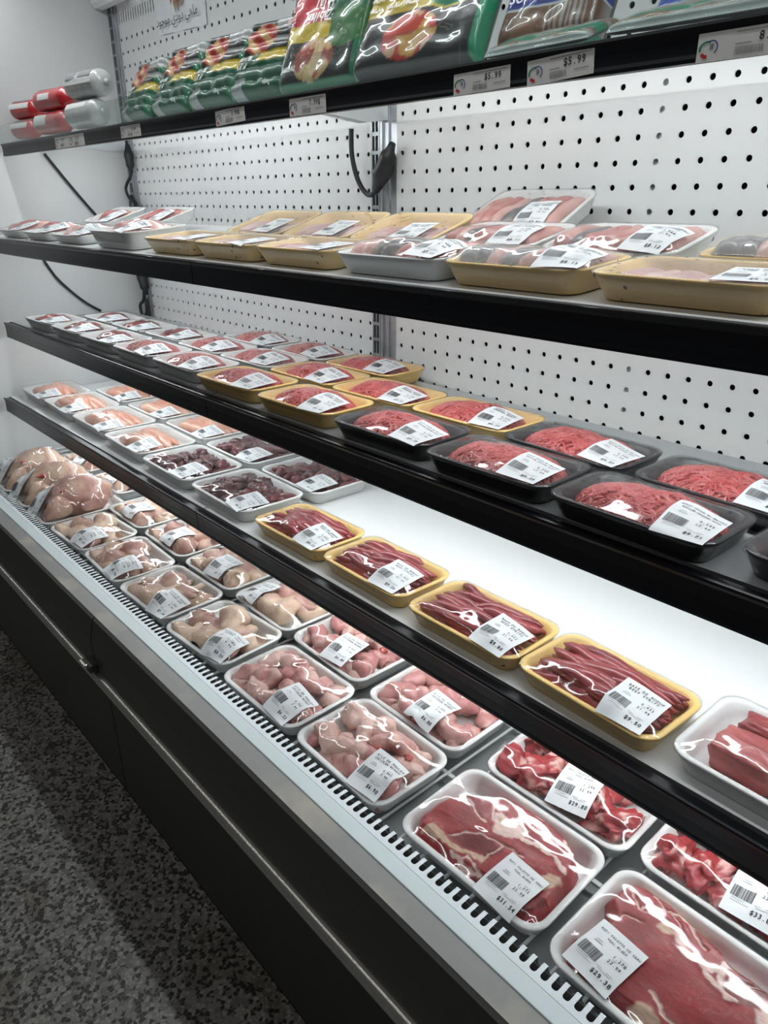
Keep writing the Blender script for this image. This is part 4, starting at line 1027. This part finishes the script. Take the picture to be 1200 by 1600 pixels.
# ------------------------------------------------------------------ packs on the top shelf
def pillow(name, w, h, t, paint, mat, parent, ridges=0, nx=72, ny=72, puff=.6):
    """sealed pouch: front bulges along local z, x across, y up from the base; returns surface sampler"""
    u = np.linspace(0, 1, nx); v = np.linspace(0, 1, ny); Uu, Vv = np.meshgrid(u, v)
    eu = np.clip(np.minimum(Uu, 1-Uu)/.12, 0, 1); ev = np.clip((np.minimum(Vv, 1-Vv)-.02)/.12, 0, 1)
    Z = t*(np.sqrt(1-(1-eu)**2)*np.sqrt(1-(1-ev)**2))**puff
    if ridges: Z = Z*(.80+.20*np.abs(np.sin(Vv*np.pi*ridges)))
    wr = np.array([[noise.noise(Vector((a*7, b*7, t*90))) for a in u] for b in v]); Z = Z+wr*.003*np.minimum(eu, ev)
    col = np.zeros((ny, nx, 3)); paint(Uu, Vv, col, wr)
    X = (Uu-.5)*w*(1-.03*np.sin(Vv*np.pi)); Y = Vv*h*(1-.02*np.sin(Uu*np.pi))
    fr = np.stack([X, Y, Z], -1).reshape(-1, 3); bk = np.stack([X, Y, -Z*.45-.001], -1).reshape(-1, 3)
    V = list(fr)+list(bk); n = nx*ny; F = []
    for j in range(ny-1):
        for i in range(nx-1):
            a = j*nx+i; F.append((a, a+1, a+nx+1, a+nx)); F.append((n+a, n+a+nx, n+a+nx+1, n+a+1))
    loop = list(range(nx))+[j*nx+nx-1 for j in range(1, ny)]+[(ny-1)*nx+i for i in range(nx-2, -1, -1)]+[j*nx for j in range(ny-2, 0, -1)]
    for k in range(len(loop)):
        a, b = loop[k], loop[(k+1) % len(loop)]; F.append((a, n+a, n+b, b))
    c2 = np.concatenate([col.reshape(-1, 3), col.reshape(-1, 3)*.0+np.array((.05, .05, .05))])
    m = mesh(name, V, F, True, c2); o = obj(name, m, mat, parent)
    # clear outer skin just over the print
    fv = [(q[0], q[1], q[2]+.0012+.0012*max(0, noise.noise(Vector((q[0]*60, q[1]*90, t*50))))) for q in fr]
    obj('clear_film', mesh('clear_film', fv, [q for q in F if max(q) < n], True), M['gloss'], parent)
    def at(x, y):
        i = int(min(max((x/w+.5)*(nx-1), 0), nx-1)); j = int(min(max(y/h*(ny-1), 0), ny-1)); return Z[j, i]
    return o, at
def letter(parent_o, at, s, x, y, size, mat, name='lettering', **kw):
    v, f = text(s, x, y, size, **kw)
    if v: obj(name, mesh(name, [(p[0], p[1], at(p[0], p[1])+.0026) for p in v], f), mat, parent_o)
G_, K_, Y_, R_, W_ = (.012, .10, .05), (.012, .012, .012), (.50, .38, .03), (.50, .02, .035), (.62, .62, .60)
def put(c, m, k): c[m] = k
def ell(u, v, cu, cv, ru, rv): return ((u-cu)/ru)**2+((v-cv)/rv)**2 < 1
def paint_hotdog(u, v, c, wr):
    put(c, v > -1, (.03, .035, .03)); put(c, (v < .40), G_); put(c, (v > .94) | (u < .03) | (u > .95), (.012, .16, .075))
    put(c, (v > .40) & (v < .53) & (u > .42), Y_); put(c, (v > .40) & (v < .53) & (u <= .42), G_)
    pic = ell(u, v, .36, .70, .30, .19)
    k = np.sin((v*1.1+u*.75)*24)
    put(c, pic, (.42, .06, .03)); put(c, pic & (k > .25), (.60, .38, .18)); put(c, pic & (k < -.75), (.28, .03, .02))
    put(c, (u > .62) & (v > .62) & (v < .70), (.30, .31, .31)); put(c, (u > .55) & (v > .80) & (v < .93), (.45, .46, .46)); put(c, (v < .20) & (u > .08) & (u < .30), (.42, .44, .44))
    put(c, (v > .27) & (v < .29), (.45, .46, .46))
def paint_deli1(u, v, c, wr):
    put(c, v > -1, K_); put(c, (v < .045) | (u < .05) | (u > .93), (.01, .17, .08)); put(c, (v > .40) & (u > .55), G_)
    put(c, ell(u, v, .80, .44, .28, .16), (.03, .14, .04)); put(c, (v > .38) & (v < .51) & (u > .04) & (u < .60), Y_); put(c, (v >= .51) & (v < .74) & (u > .06) & (u < .52), R_)
    pic = ell(u, v, .46, .21, .25, .17); put(c, pic, (.34, .06, .035)); put(c, pic & (wr > .12), (.55, .36, .16)); put(c, pic & (wr < -.3), (.12, .10, .03)); put(c, pic & (np.abs(u-.48-(v-.2)*.4) < .06), (.66, .50, .28))
def paint_deli2(u, v, c, wr):
    put(c, v > -1, K_); put(c, (u > .95) | (u < .02), (.02, .28, .14)); put(c, (v > .44) & (u < .62), Y_)
    put(c, ell(u, v, .75, .60, .23, .20), (.60, .50, .05)); put(c, ell(u, v, .75, .60, .215, .185), (.012, .20, .10))
    pic = ell(u, v, .46, .24, .22, .19); put(c, pic, (.58, .30, .07)); put(c, pic & (wr > .05), (.50, .04, .03)); put(c, pic & (wr > .32), (.66, .40, .25)); put(c, pic & ell(u, v, .42, .33, .12, .09), (.50, .06, .035))
def paint_blue(u, v, c, wr):
    put(c, v > -1, (.17, .08, .045)); put(c, (v < .20) & (wr > .1), (.24, .12, .07)); put(c, v > .29, (.03, .05, .30)); put(c, (v > .46) & (u < .5), (.50, .40, .08)); put(c, (v > .27) & (v < .29), (.65, .65, .65))
    put(c, (v < .27) & (u > .5) & (np.sin(u*120) > .2), (.36, .34, .32)); put(c, (v < .05), (.02, .22, .12))
def paint_blue2(u, v, c, wr):
    put(c, v > -1, (.04, .08, .34)); put(c, wr > .2, (.20, .27, .42)); put(c, (v < .10), (.36, .42, .42)); put(c, (u < .06), (.6, .62, .6))
def paint_green_bag(u, v, c, wr):
    put(c, v > -1, (.34, .33, .29)); put(c, wr > .1, (.25, .17, .12)); put(c, wr < -.25, (.46, .47, .45)); put(c, ((v > .30) & (v < .62)), (.05, .24, .14)); put(c, (u > .42) & (u < .62) & (v > .36) & (v < .56), (.3, .4, .34)); put(c, (v < .06) | (v > .95), (.40, .45, .44))
def tz(y): return SH['top'][1]+(SH['top'][3]-SH['top'][1])*(y-SH['top'][0])/(SH['top'][2]-SH['top'][0])
def standing(nm, x, y, w, h, t, paint, label, group, lean=24, rz=0, ridges=0, puff=.6):
    a = math.radians(90-lean)
    e = empty(nm, P(x, y, tz(y))+Vector((0, 0, .0015+.45*t*math.cos(a)*.6)), (a, 0, math.radians(rz)))
    tag(e, label, 'food pack', group)
    o, at = pillow('printed_pouch', w, h, t, paint, M['pack'], e, ridges, puff=puff); return e, o, at
GT = 'sealed packs on the top shelf'
for i, (x, lb) in enumerate(((-16.1, 'green hot dog pack next to the silver roll, leftmost of four, slumped lowest'), (-11.4, 'green hot dog pack, second of the four from the silver roll, with green top seal'), (-6.6, 'green hot dog pack, third of four, standing under the paper poster'), (-1.9, 'green hot dog pack directly left of the tall pack with the red corner'))):
    e, o, at = standing('hot_dog_pack', x, -8.3, .156, .150-.012*(i == 0), .026, paint_hotdog, lb, 'hot dog packs on the top shelf', 30, -5+3*i, 6)
    letter(o, at, 'Zabiha', -.070, .062, .016, M['whitep'], adv=.46, skew=.25); letter(o, at, 'Halal', -.068, .048, .014, M['whitep'], adv=.44, skew=.25)
    letter(o, at, '450g', .030, .012, .010, M['whitep'], adv=.55)
e, o, at = standing('deli_pack', 3.6, -8.6, .198, .190, .022, paint_deli1, 'tall deli meat pack standing upside down with red corner, yellow band and green edge', GT, 20, 2, 0, .45)
letter(o, at, 'Zabiha', .020, .094, .022, M['whitep'], adv=.42, skew=.2, flip=True); letter(o, at, 'Halal', .020, .114, .022, M['whitep'], adv=.42, skew=.2, flip=True)
letter(o, at, 'Epicey', -.072, .102, .015, M['pink'], adv=.5, flip=True); letter(o, at, 'SUPREME', -.075, .119, .013, M['pink'], adv=.6, flip=True)
letter(o, at, 'HALAL', -.08, .025, .012, M['whitep'], adv=.6)
e, o, at = standing('deli_pack', 10.0, -8.8, .236, .175, .024, paint_deli2, 'wide deli meat pack with pizza picture and yellow top band on the top shelf', GT, 26, 3, 0, .45)
letter(o, at, 'Halal', .040, .108, .022, M['whitep'], adv=.42, skew=.2); letter(o, at, 'Zabiha', .028, .088, .018, M['green'], adv=.45)
for k in range(2): letter(o, at, 'HALAL HALAL HALAL', -.105, .098-.014*k, .010, M['whitep'], adv=.6)
e, o, at = standing('deli_pack', 15.6, -7.6, .150, .155, .030, paint_blue, 'brown sliced meat pack with dark blue top, right of the wide pizza pack', GT, 24, 0)
letter(o, at, 'SUPREME', -.060, .050, .018, M['whitep'], adv=.62, skew=.2)
e, o, at = standing('deli_pack', 22.3, -7.0, .235, .155, .028, paint_blue2, 'blue and silver pack at the right end of the top shelf, above the flat bags', GT, 34, -4)
letter(o, at, 'SUPREME', -.095, .030, .022, M['whitep'], adv=.55, skew=.25); letter(o, at, 'Zabiha', -.080, .056, .022, M['whitep'], adv=.45, skew=.25)
def lying(nm, x, y, w, h, t, paint, label, rz=0, tilt=4, z=0):
    e = empty(nm, P(x, y, tz(y)+z)+Vector((0, 0, .002+.45*t)), (math.radians(tilt), 0, math.radians(rz))); tag(e, label, 'food pack', GT)
    o, at = pillow('printed_pouch', w, h, t, paint, M['pack'], e, 0); return e, o, at
lying('flat_meat_bag', 17.0, -10.3, .150, .060, .007, paint_green_bag, 'flat green and white meat bag lying at the fence under the brown pack', -3, 20)
lying('flat_meat_bag', 22.4, -10.3, .185, .062, .008, paint_green_bag, 'flat green meat bag lying at the fence, left of the last price tag', 3, 18)
# backing trays seen under the deli packs
def chub(x, y, z, L, r, mat, label, rz, crimp, band=None):
    e = empty('meat_roll', P(x, y, z)+Vector((0, 0, r)), (0, 0, math.radians(rz))); tag(e, label, 'meat roll', 'meat rolls at the left end of the top shelf')
    n = 22; pts = [((k/(n-1)-.5)*L, 0, 0) for k in range(n)]; el = ease(n, .16, [r*.93, r, r, r*.97], .14)
    v, f = tube([pts], [el], 20)
    if crimp:
        v = [(q[0], q[1]*(1+.06*math.sin(math.atan2(q[2], q[1])*14)*(q[0] > L*.28)), q[2]*(1+.06*math.sin(math.atan2(q[2], q[1])*14)*(q[0] > L*.28))) for q in v]
    obj('casing', mesh('casing', v, f, True), mat, e)
    def surf(u0, u1, a0, a1, m, nm):
        V, F = [], []
        for i in range(13):
            a = a0+(a1-a0)*i/12
            for xx in np.linspace(u0, u1, 6): V.append((xx*L, -math.sin(a)*r*1.012, math.cos(a)*r*1.012))
        for i in range(12):
            for j in range(5): F.append((i*6+j, i*6+j+1, (i+1)*6+j+1, (i+1)*6+j))
        obj(nm, mesh(nm, V, F, True), m, e)
    if band: 
        for q in band: surf(*q)
    for s in (-1, 1):
        v, f = tube([[(s*L*.49, 0, 0), (s*L*.535, 0, 0)]], [[r*.16, r*.26]], 10); obj('end_knot', mesh('end_knot', v, f, True), mat, e)
WB, GB = M['whitep'], M['ink_grey']
chub(-34.4, -9.3, tz(-9.3)+.16, .125, .024, M['red_casing'], 'lower maroon and white meat roll at the far left end behind the fence', 8, False, [(-.4, .4, .9, 1.5, WB, 'label_band'), (-.3, .1, .3, .8, GB, 'label_print')])
chub(-34.2, -9.1, tz(-9.3)+.16+1.38, .125, .024, M['red_casing'], 'upper maroon and white meat roll at the far left end', 12, False, [(-.42, .38, .9, 1.5, WB, 'label_band'), (-.35, .3, .25, .7, GB, 'label_print')])
chub(-28.3, -9.3, tz(-9.3)+.16, .175, .026, M['red_casing'], 'lower bright red meat roll with white sticker, behind the fence', 5, True, [(-.35, .05, .8, 1.8, WB, 'sticker')])
chub(-28.0, -9.1, tz(-9.3)+.16+1.5, .175, .026, M['red_casing'], 'upper bright red meat roll with crimped right end', 8, True, [(-.22, .12, 1.0, 1.6, WB, 'sticker'), (-.3, .1, -.1, .5, GB, 'label_print')])
chub(-21.8, -9.3, tz(-9.3)+.16, .165, .030, M['grey_casing'], 'lower silver printed meat roll beside the hot dog packs', 3, False, [(-.35, .3, .7, 1.2, WB, 'label_band')])
chub(-21.4, -9.1, tz(-9.3)+.16+1.72, .165, .030, M['grey_casing'], 'upper silver printed meat roll beside the hot dog packs', 6, False, [(-.35, -.1, .5, 1.2, GB, 'emblem'), (.0, .35, .6, 1.1, GB, 'label_print'), (-.4, .4, 1.4, 1.6, WB, 'label_band')])

# price tags in the top rail
def price_tag(x0, x1, z0, z1, price, label, tilt=0, double=False):
    y = SH['top'][0]-SH['top'][4]+.055
    e = empty('price_tag', P((x0+x1)/2, y, (z0+z1)/2), (0, math.radians(tilt), 0)); tag(e, label, 'price tag', 'price tags on the top shelf rail')
    W, H = (x1-x0)*U/2, (z1-z0)*U/2
    def fr(v): return [(p[0], -p[2]-.0006, p[1]) for p in v]
    obj('card', mesh('card', *(lambda b: ([tuple(q) for q in b[0]], b[1]))(boxes([(-W, W, -.0004, .0004, -H, H)]))), M['tagpaper'], e)
    def flat(nm, vf, mat): obj(nm, mesh(nm, [(p[0], -.0007, p[1]) for p in vf[0]], vf[1]), mat, e)
    def one(cx, w):
        s = H/.0125
        lx = cx-w+.0105*s
        def arc(r0, r1, a0, a1, ox=0, oy=0, sy=1):
            v = []; n = 10
            for i in range(n+1):
                a = math.radians(a0+(a1-a0)*i/n); v += [(lx+ox+math.cos(a)*r0*s, oy-.001+math.sin(a)*r0*s*sy, 0), (lx+ox+math.cos(a)*r1*s, oy-.001+math.sin(a)*r1*s*sy, 0)]
            return v, [(2*i, 2*i+1, 2*i+3, 2*i+2) for i in range(n)]
        flat('emblem_green', arc(.0066, .0088, 70, 200, 0, 0, .75), M['green']); flat('emblem_red', arc(.0050, .0082, 215, 275, 0, -.0004), M['red'])
        flat('emblem_blue', arc(.0052, .0064, -60, 130, .0045*s, .0006), M['bluep']); flat('emblem_cart', join([rect(lx+.0025*s, lx+.0065*s, -.0018, .0022)]), M['ink_grey'])
        flat('price', join([text(price, cx+w*.12, H*.02, .0105*s, .55, 'l' if not double else 'c', .9)]), M['ink'])
        G = []; x = cx-w*.28
        rr = random.Random(int(x0*10))
        while x < cx+w*.22: a = rr.choice((.0003, .0006)); G.append(rect(x, x+a, -H*.78, -H*.25)); x += a+rr.choice((.0004, .0007))
        if not double:
            for a, b, yy in ((-.28, .9, .72), (.45, .85, -.45), (-.28, 0, -.1)):
                x = cx+w*a
                while x < cx+w*b: G.append(rect(x, x+.0012, yy*H, yy*H+.0012)); x += .0018
        flat('barcode', join(G), M['ink_grey'])
    if double: one(-W/2, W/2); one(W/2, W/2)
    else: one(0, W)
for a in ((-24.7, -19.4, -1.08, -.32, '9.9', 'double price tag at the left end of the top rail, reading 9.9 twice', 0, True), (-13.6, -10.9, -1.0, -.36, '3.99', 'small price tag reading 3.99 under the first hot dog pack'), (-2.3, .4, -1.02, -.36, '3.99$', 'price tag reading 3.99$ under the last hot dog pack', -2),
          (4.1, 6.7, -1.08, -.40, '7.99$', 'price tag reading 7.99$ under the pack with the red corner'), (14.0, 16.5, -1.10, -.46, '$5.99', 'price tag reading $5.99, left one of the $5.99 pair', -1), (17.2, 19.65, -1.08, -.38, '$5.99', 'price tag reading $5.99 with torn upper edge, right one of the pair', -3), (22.85, 25.7, -1.12, -.46, '8.99', 'price tag reading 8.9 at the right edge of the photo')):
    price_tag(*a)
# Persian line on the poster, letters in visual order
for body, x0, z0, sz in (('\ufea9\ufeee\ufe9f\ufeee\ufee3 \ufef1\ufea9\ufeed\ufea9 \ufef2\ufeeb\ufe8e\ufee3', -28.0, 7.95, .031),):
    c = bpy.data.curves.new('writing', 'FONT'); c.body = body; c.size = sz; c.resolution_u = 3
    ob = bpy.data.objects.new('writing', c); COL.objects.link(ob); dg = bpy.context.evaluated_depsgraph_get(); me = ob.evaluated_get(dg).to_mesh()
    vv = [P(x0+q.co.x/U, -.24, z0+q.co.y/U)-po.location for q in me.vertices]; ff = [tuple(p.vertices) for p in me.polygons]
    ob.evaluated_get(dg).to_mesh_clear(); bpy.data.objects.remove(ob); bpy.data.curves.remove(c)
    if vv: obj('writing', mesh('writing', vv, ff), M['ink'], po)

# ------------------------------------------------------------------ cords
def cord(pts, r, label, plugs=()):
    c = P(*pts[0]); e = empty('power_cord', c); tag(e, label, 'cord')
    cv = bpy.data.curves.new('c', 'CURVE'); cv.dimensions = '3D'
    p = np.array(pts, float); n = len(p); q = []
    for i in range(n-1):
        a, b, d, g = p[max(i-1, 0)], p[i], p[i+1], p[min(i+2, n-1)]
        for t in np.linspace(0, 1, 9)[:-1 if i < n-2 else 9]:
            q.append(.5*((2*b)+(-a+d)*t+(2*a-5*b+4*d-g)*t*t+(-a+3*b-3*d+g)*t**3))
    bpy.data.curves.remove(cv)
    v, f = tube([[tuple(P(*k)-c) for k in q]], [r*U], 10); obj('cable', mesh('cable', v, f, True), M['cord'], e)
    for (a, b, ra) in plugs:
        A, B = np.array(a), np.array(b); pts2 = [tuple(P(*(A+(B-A)*t))-c) for t in np.linspace(0, 1, 14)]
        prof = np.interp(np.linspace(0, 1, 14), [0, .12, .3, .34, .5, .54, .8, .85, 1], [.45, .6, .95, 1, 1, .9, .85, .5, .35])
        v, f = tube([pts2], [prof*ra*U], 14); obj('connector', mesh('connector', v, f, True), M['cord'], e)
cord([(-36.75, -7.4, -.8), (-36.75, -6.4, -2.2), (-36.75, -5.3, -3.7), (-36.75, -4.3, -5.0), (-36.75, -3.4, -6.1)], .11, 'black cord hanging along the white end wall above the second shelf')
cord([(-36.75, -9.0, -9.3), (-36.75, -8.2, -10.8), (-36.75, -7.0, -12.2), (-36.75, -5.8, -13.3), (-36.75, -4.6, -14.1)], .11, 'black cord hanging along the white end wall between second and third shelf')
cord([(-35.3, -.6, .4), (-35.2, -.6, -1.2), (-35.2, -.6, -2.3), (-36.1, -.7, -3.1), (-36.2, -.8, -3.8), (-35.3, -.6, -5.2), (-35.0, -.6, -6.6)], .13, 'black cord with two connectors in the left corner above the second shelf', [((-35.2, -.6, .1), (-35.1, -.6, -2.2), .42), ((-35.6, -.7, -4.1), (-34.8, -.6, -6.4), .42)])
cord([(-35.7, -.6, -8.6), (-35.5, -.6, -11.5), (-35.6, -.7, -13.2), (-36.4, -.8, -13.9), (-36.1, -.8, -14.9), (-35.3, -.7, -14.4), (-35.2, -.6, -13.2), (-35.0, -.6, -15.4)], .15, 'black cord looped with a connector in the left corner above the third shelf', [((-36.0, -.6, -10.2), (-35.1, -.6, -12.8), .5)])
cord([(-3.4, -1.0, -.6), (-3.5, -.9, -2.0), (-3.2, -.7, -3.4), (-2.4, -.6, -4.2), (-1.6, -.6, -3.9), (-.9, -.6, -2.9), (-.3, -.6, -1.9)], .15, 'black cord with a connector hanging in front of the grey post above the second shelf', [((-1.7, -.6, -4.0), (-.2, -.6, -1.5), .55)])
cord([(-1.9, -.7, -6.6), (-1.5, -.7, -5.7), (-.6, -.7, -5.4), (.3, -.7, -5.7), (1.0, -.6, -6.6)], .17, 'short black cord loop rising behind the tilted yellow tray at the grey post', [((-.2, -.7, -5.4), (.9, -.6, -6.3), .28)])
cord([(.2, -1.0, -14.6), (1.0, -.9, -14.4), (2.2, -.8, -14.6), (3.2, -.6, -15.6)], .22, 'black connector lying behind the rear yellow tray at the back of the third shelf', [((.0, -1.0, -14.2), (2.7, -.8, -15.0), .62)])

# ------------------------------------------------------------------ lamps and world
can = empty('canopy_light', P(-1, -11, 14.5)); tag(can, 'long white canopy light fixture above the front of the meat case', 'light fixture')
def cpart(o):
    for q in o.data.vertices: q.co -= can.location
    o.parent = can
cpart(ubox('canopy_hood', [(X0, X1, -16, 1.5, 15.0, 16)], M['wallwhite']))
cpart(ubox('lamp_housing', [(X0+1, X1-1, -13.6, -12.4, 14.4, 15.0)], M['white_paint']))
v = [P(X0+1.5, -13.4, 14.35), P(X1-1.5, -13.4, 14.35), P(X1-1.5, -12.6, 14.35), P(X0+1.5, -12.6, 14.35)]
o = obj('lamp_tube', mesh('lamp_tube', v, [(0, 3, 2, 1)]), emit('canopy_led', (.93, .98, 1.0), 35)); cpart(o)
wd = bpy.data.worlds.new('store'); SC.world = wd; wd.use_nodes = True
bg = wd.node_tree.nodes['Background']; bg.inputs[0].default_value = (.9, .95, 1.0, 1); bg.inputs[1].default_value = .06
# ceiling fluorescents of the shop, out in the aisle
for i, (y, z) in enumerate(((-52, 42), (-70, 42))):
    e = empty('ceiling_light', P(0, y, z)); tag(e, ('shop ceiling tube light over the near aisle', 'shop ceiling tube light over the far aisle')[i], 'light fixture', 'shop ceiling lights')
    q = ubox('light_body', [(-300, 70, y-1, y+1, z, z+1.2)], M['white_paint']); 
    for k in q.data.vertices: k.co -= e.location
    q.parent = e
    xs = np.linspace(-300, 70, 75); v = [P(float(xx), y+dy, z-.02)-e.location for xx in xs for dy in (-.9, .9)]
    f = [(2*k, 2*k+1, 2*k+3, 2*k+2) for k in range(74)]
    obj('light_tube', mesh('light_tube', v, f), emit('shop_tube', (1, .97, .93), 6), e)
SC.view_settings.view_transform = 'Standard'; SC.view_settings.look = 'None'; SC.view_settings.exposure = 0.0; SC.view_settings.gamma = 1
SC.cycles.transparent_max_bounces = 20
SC.cycles.max_bounces = 8
SC.cycles.sample_clamp_indirect = 6
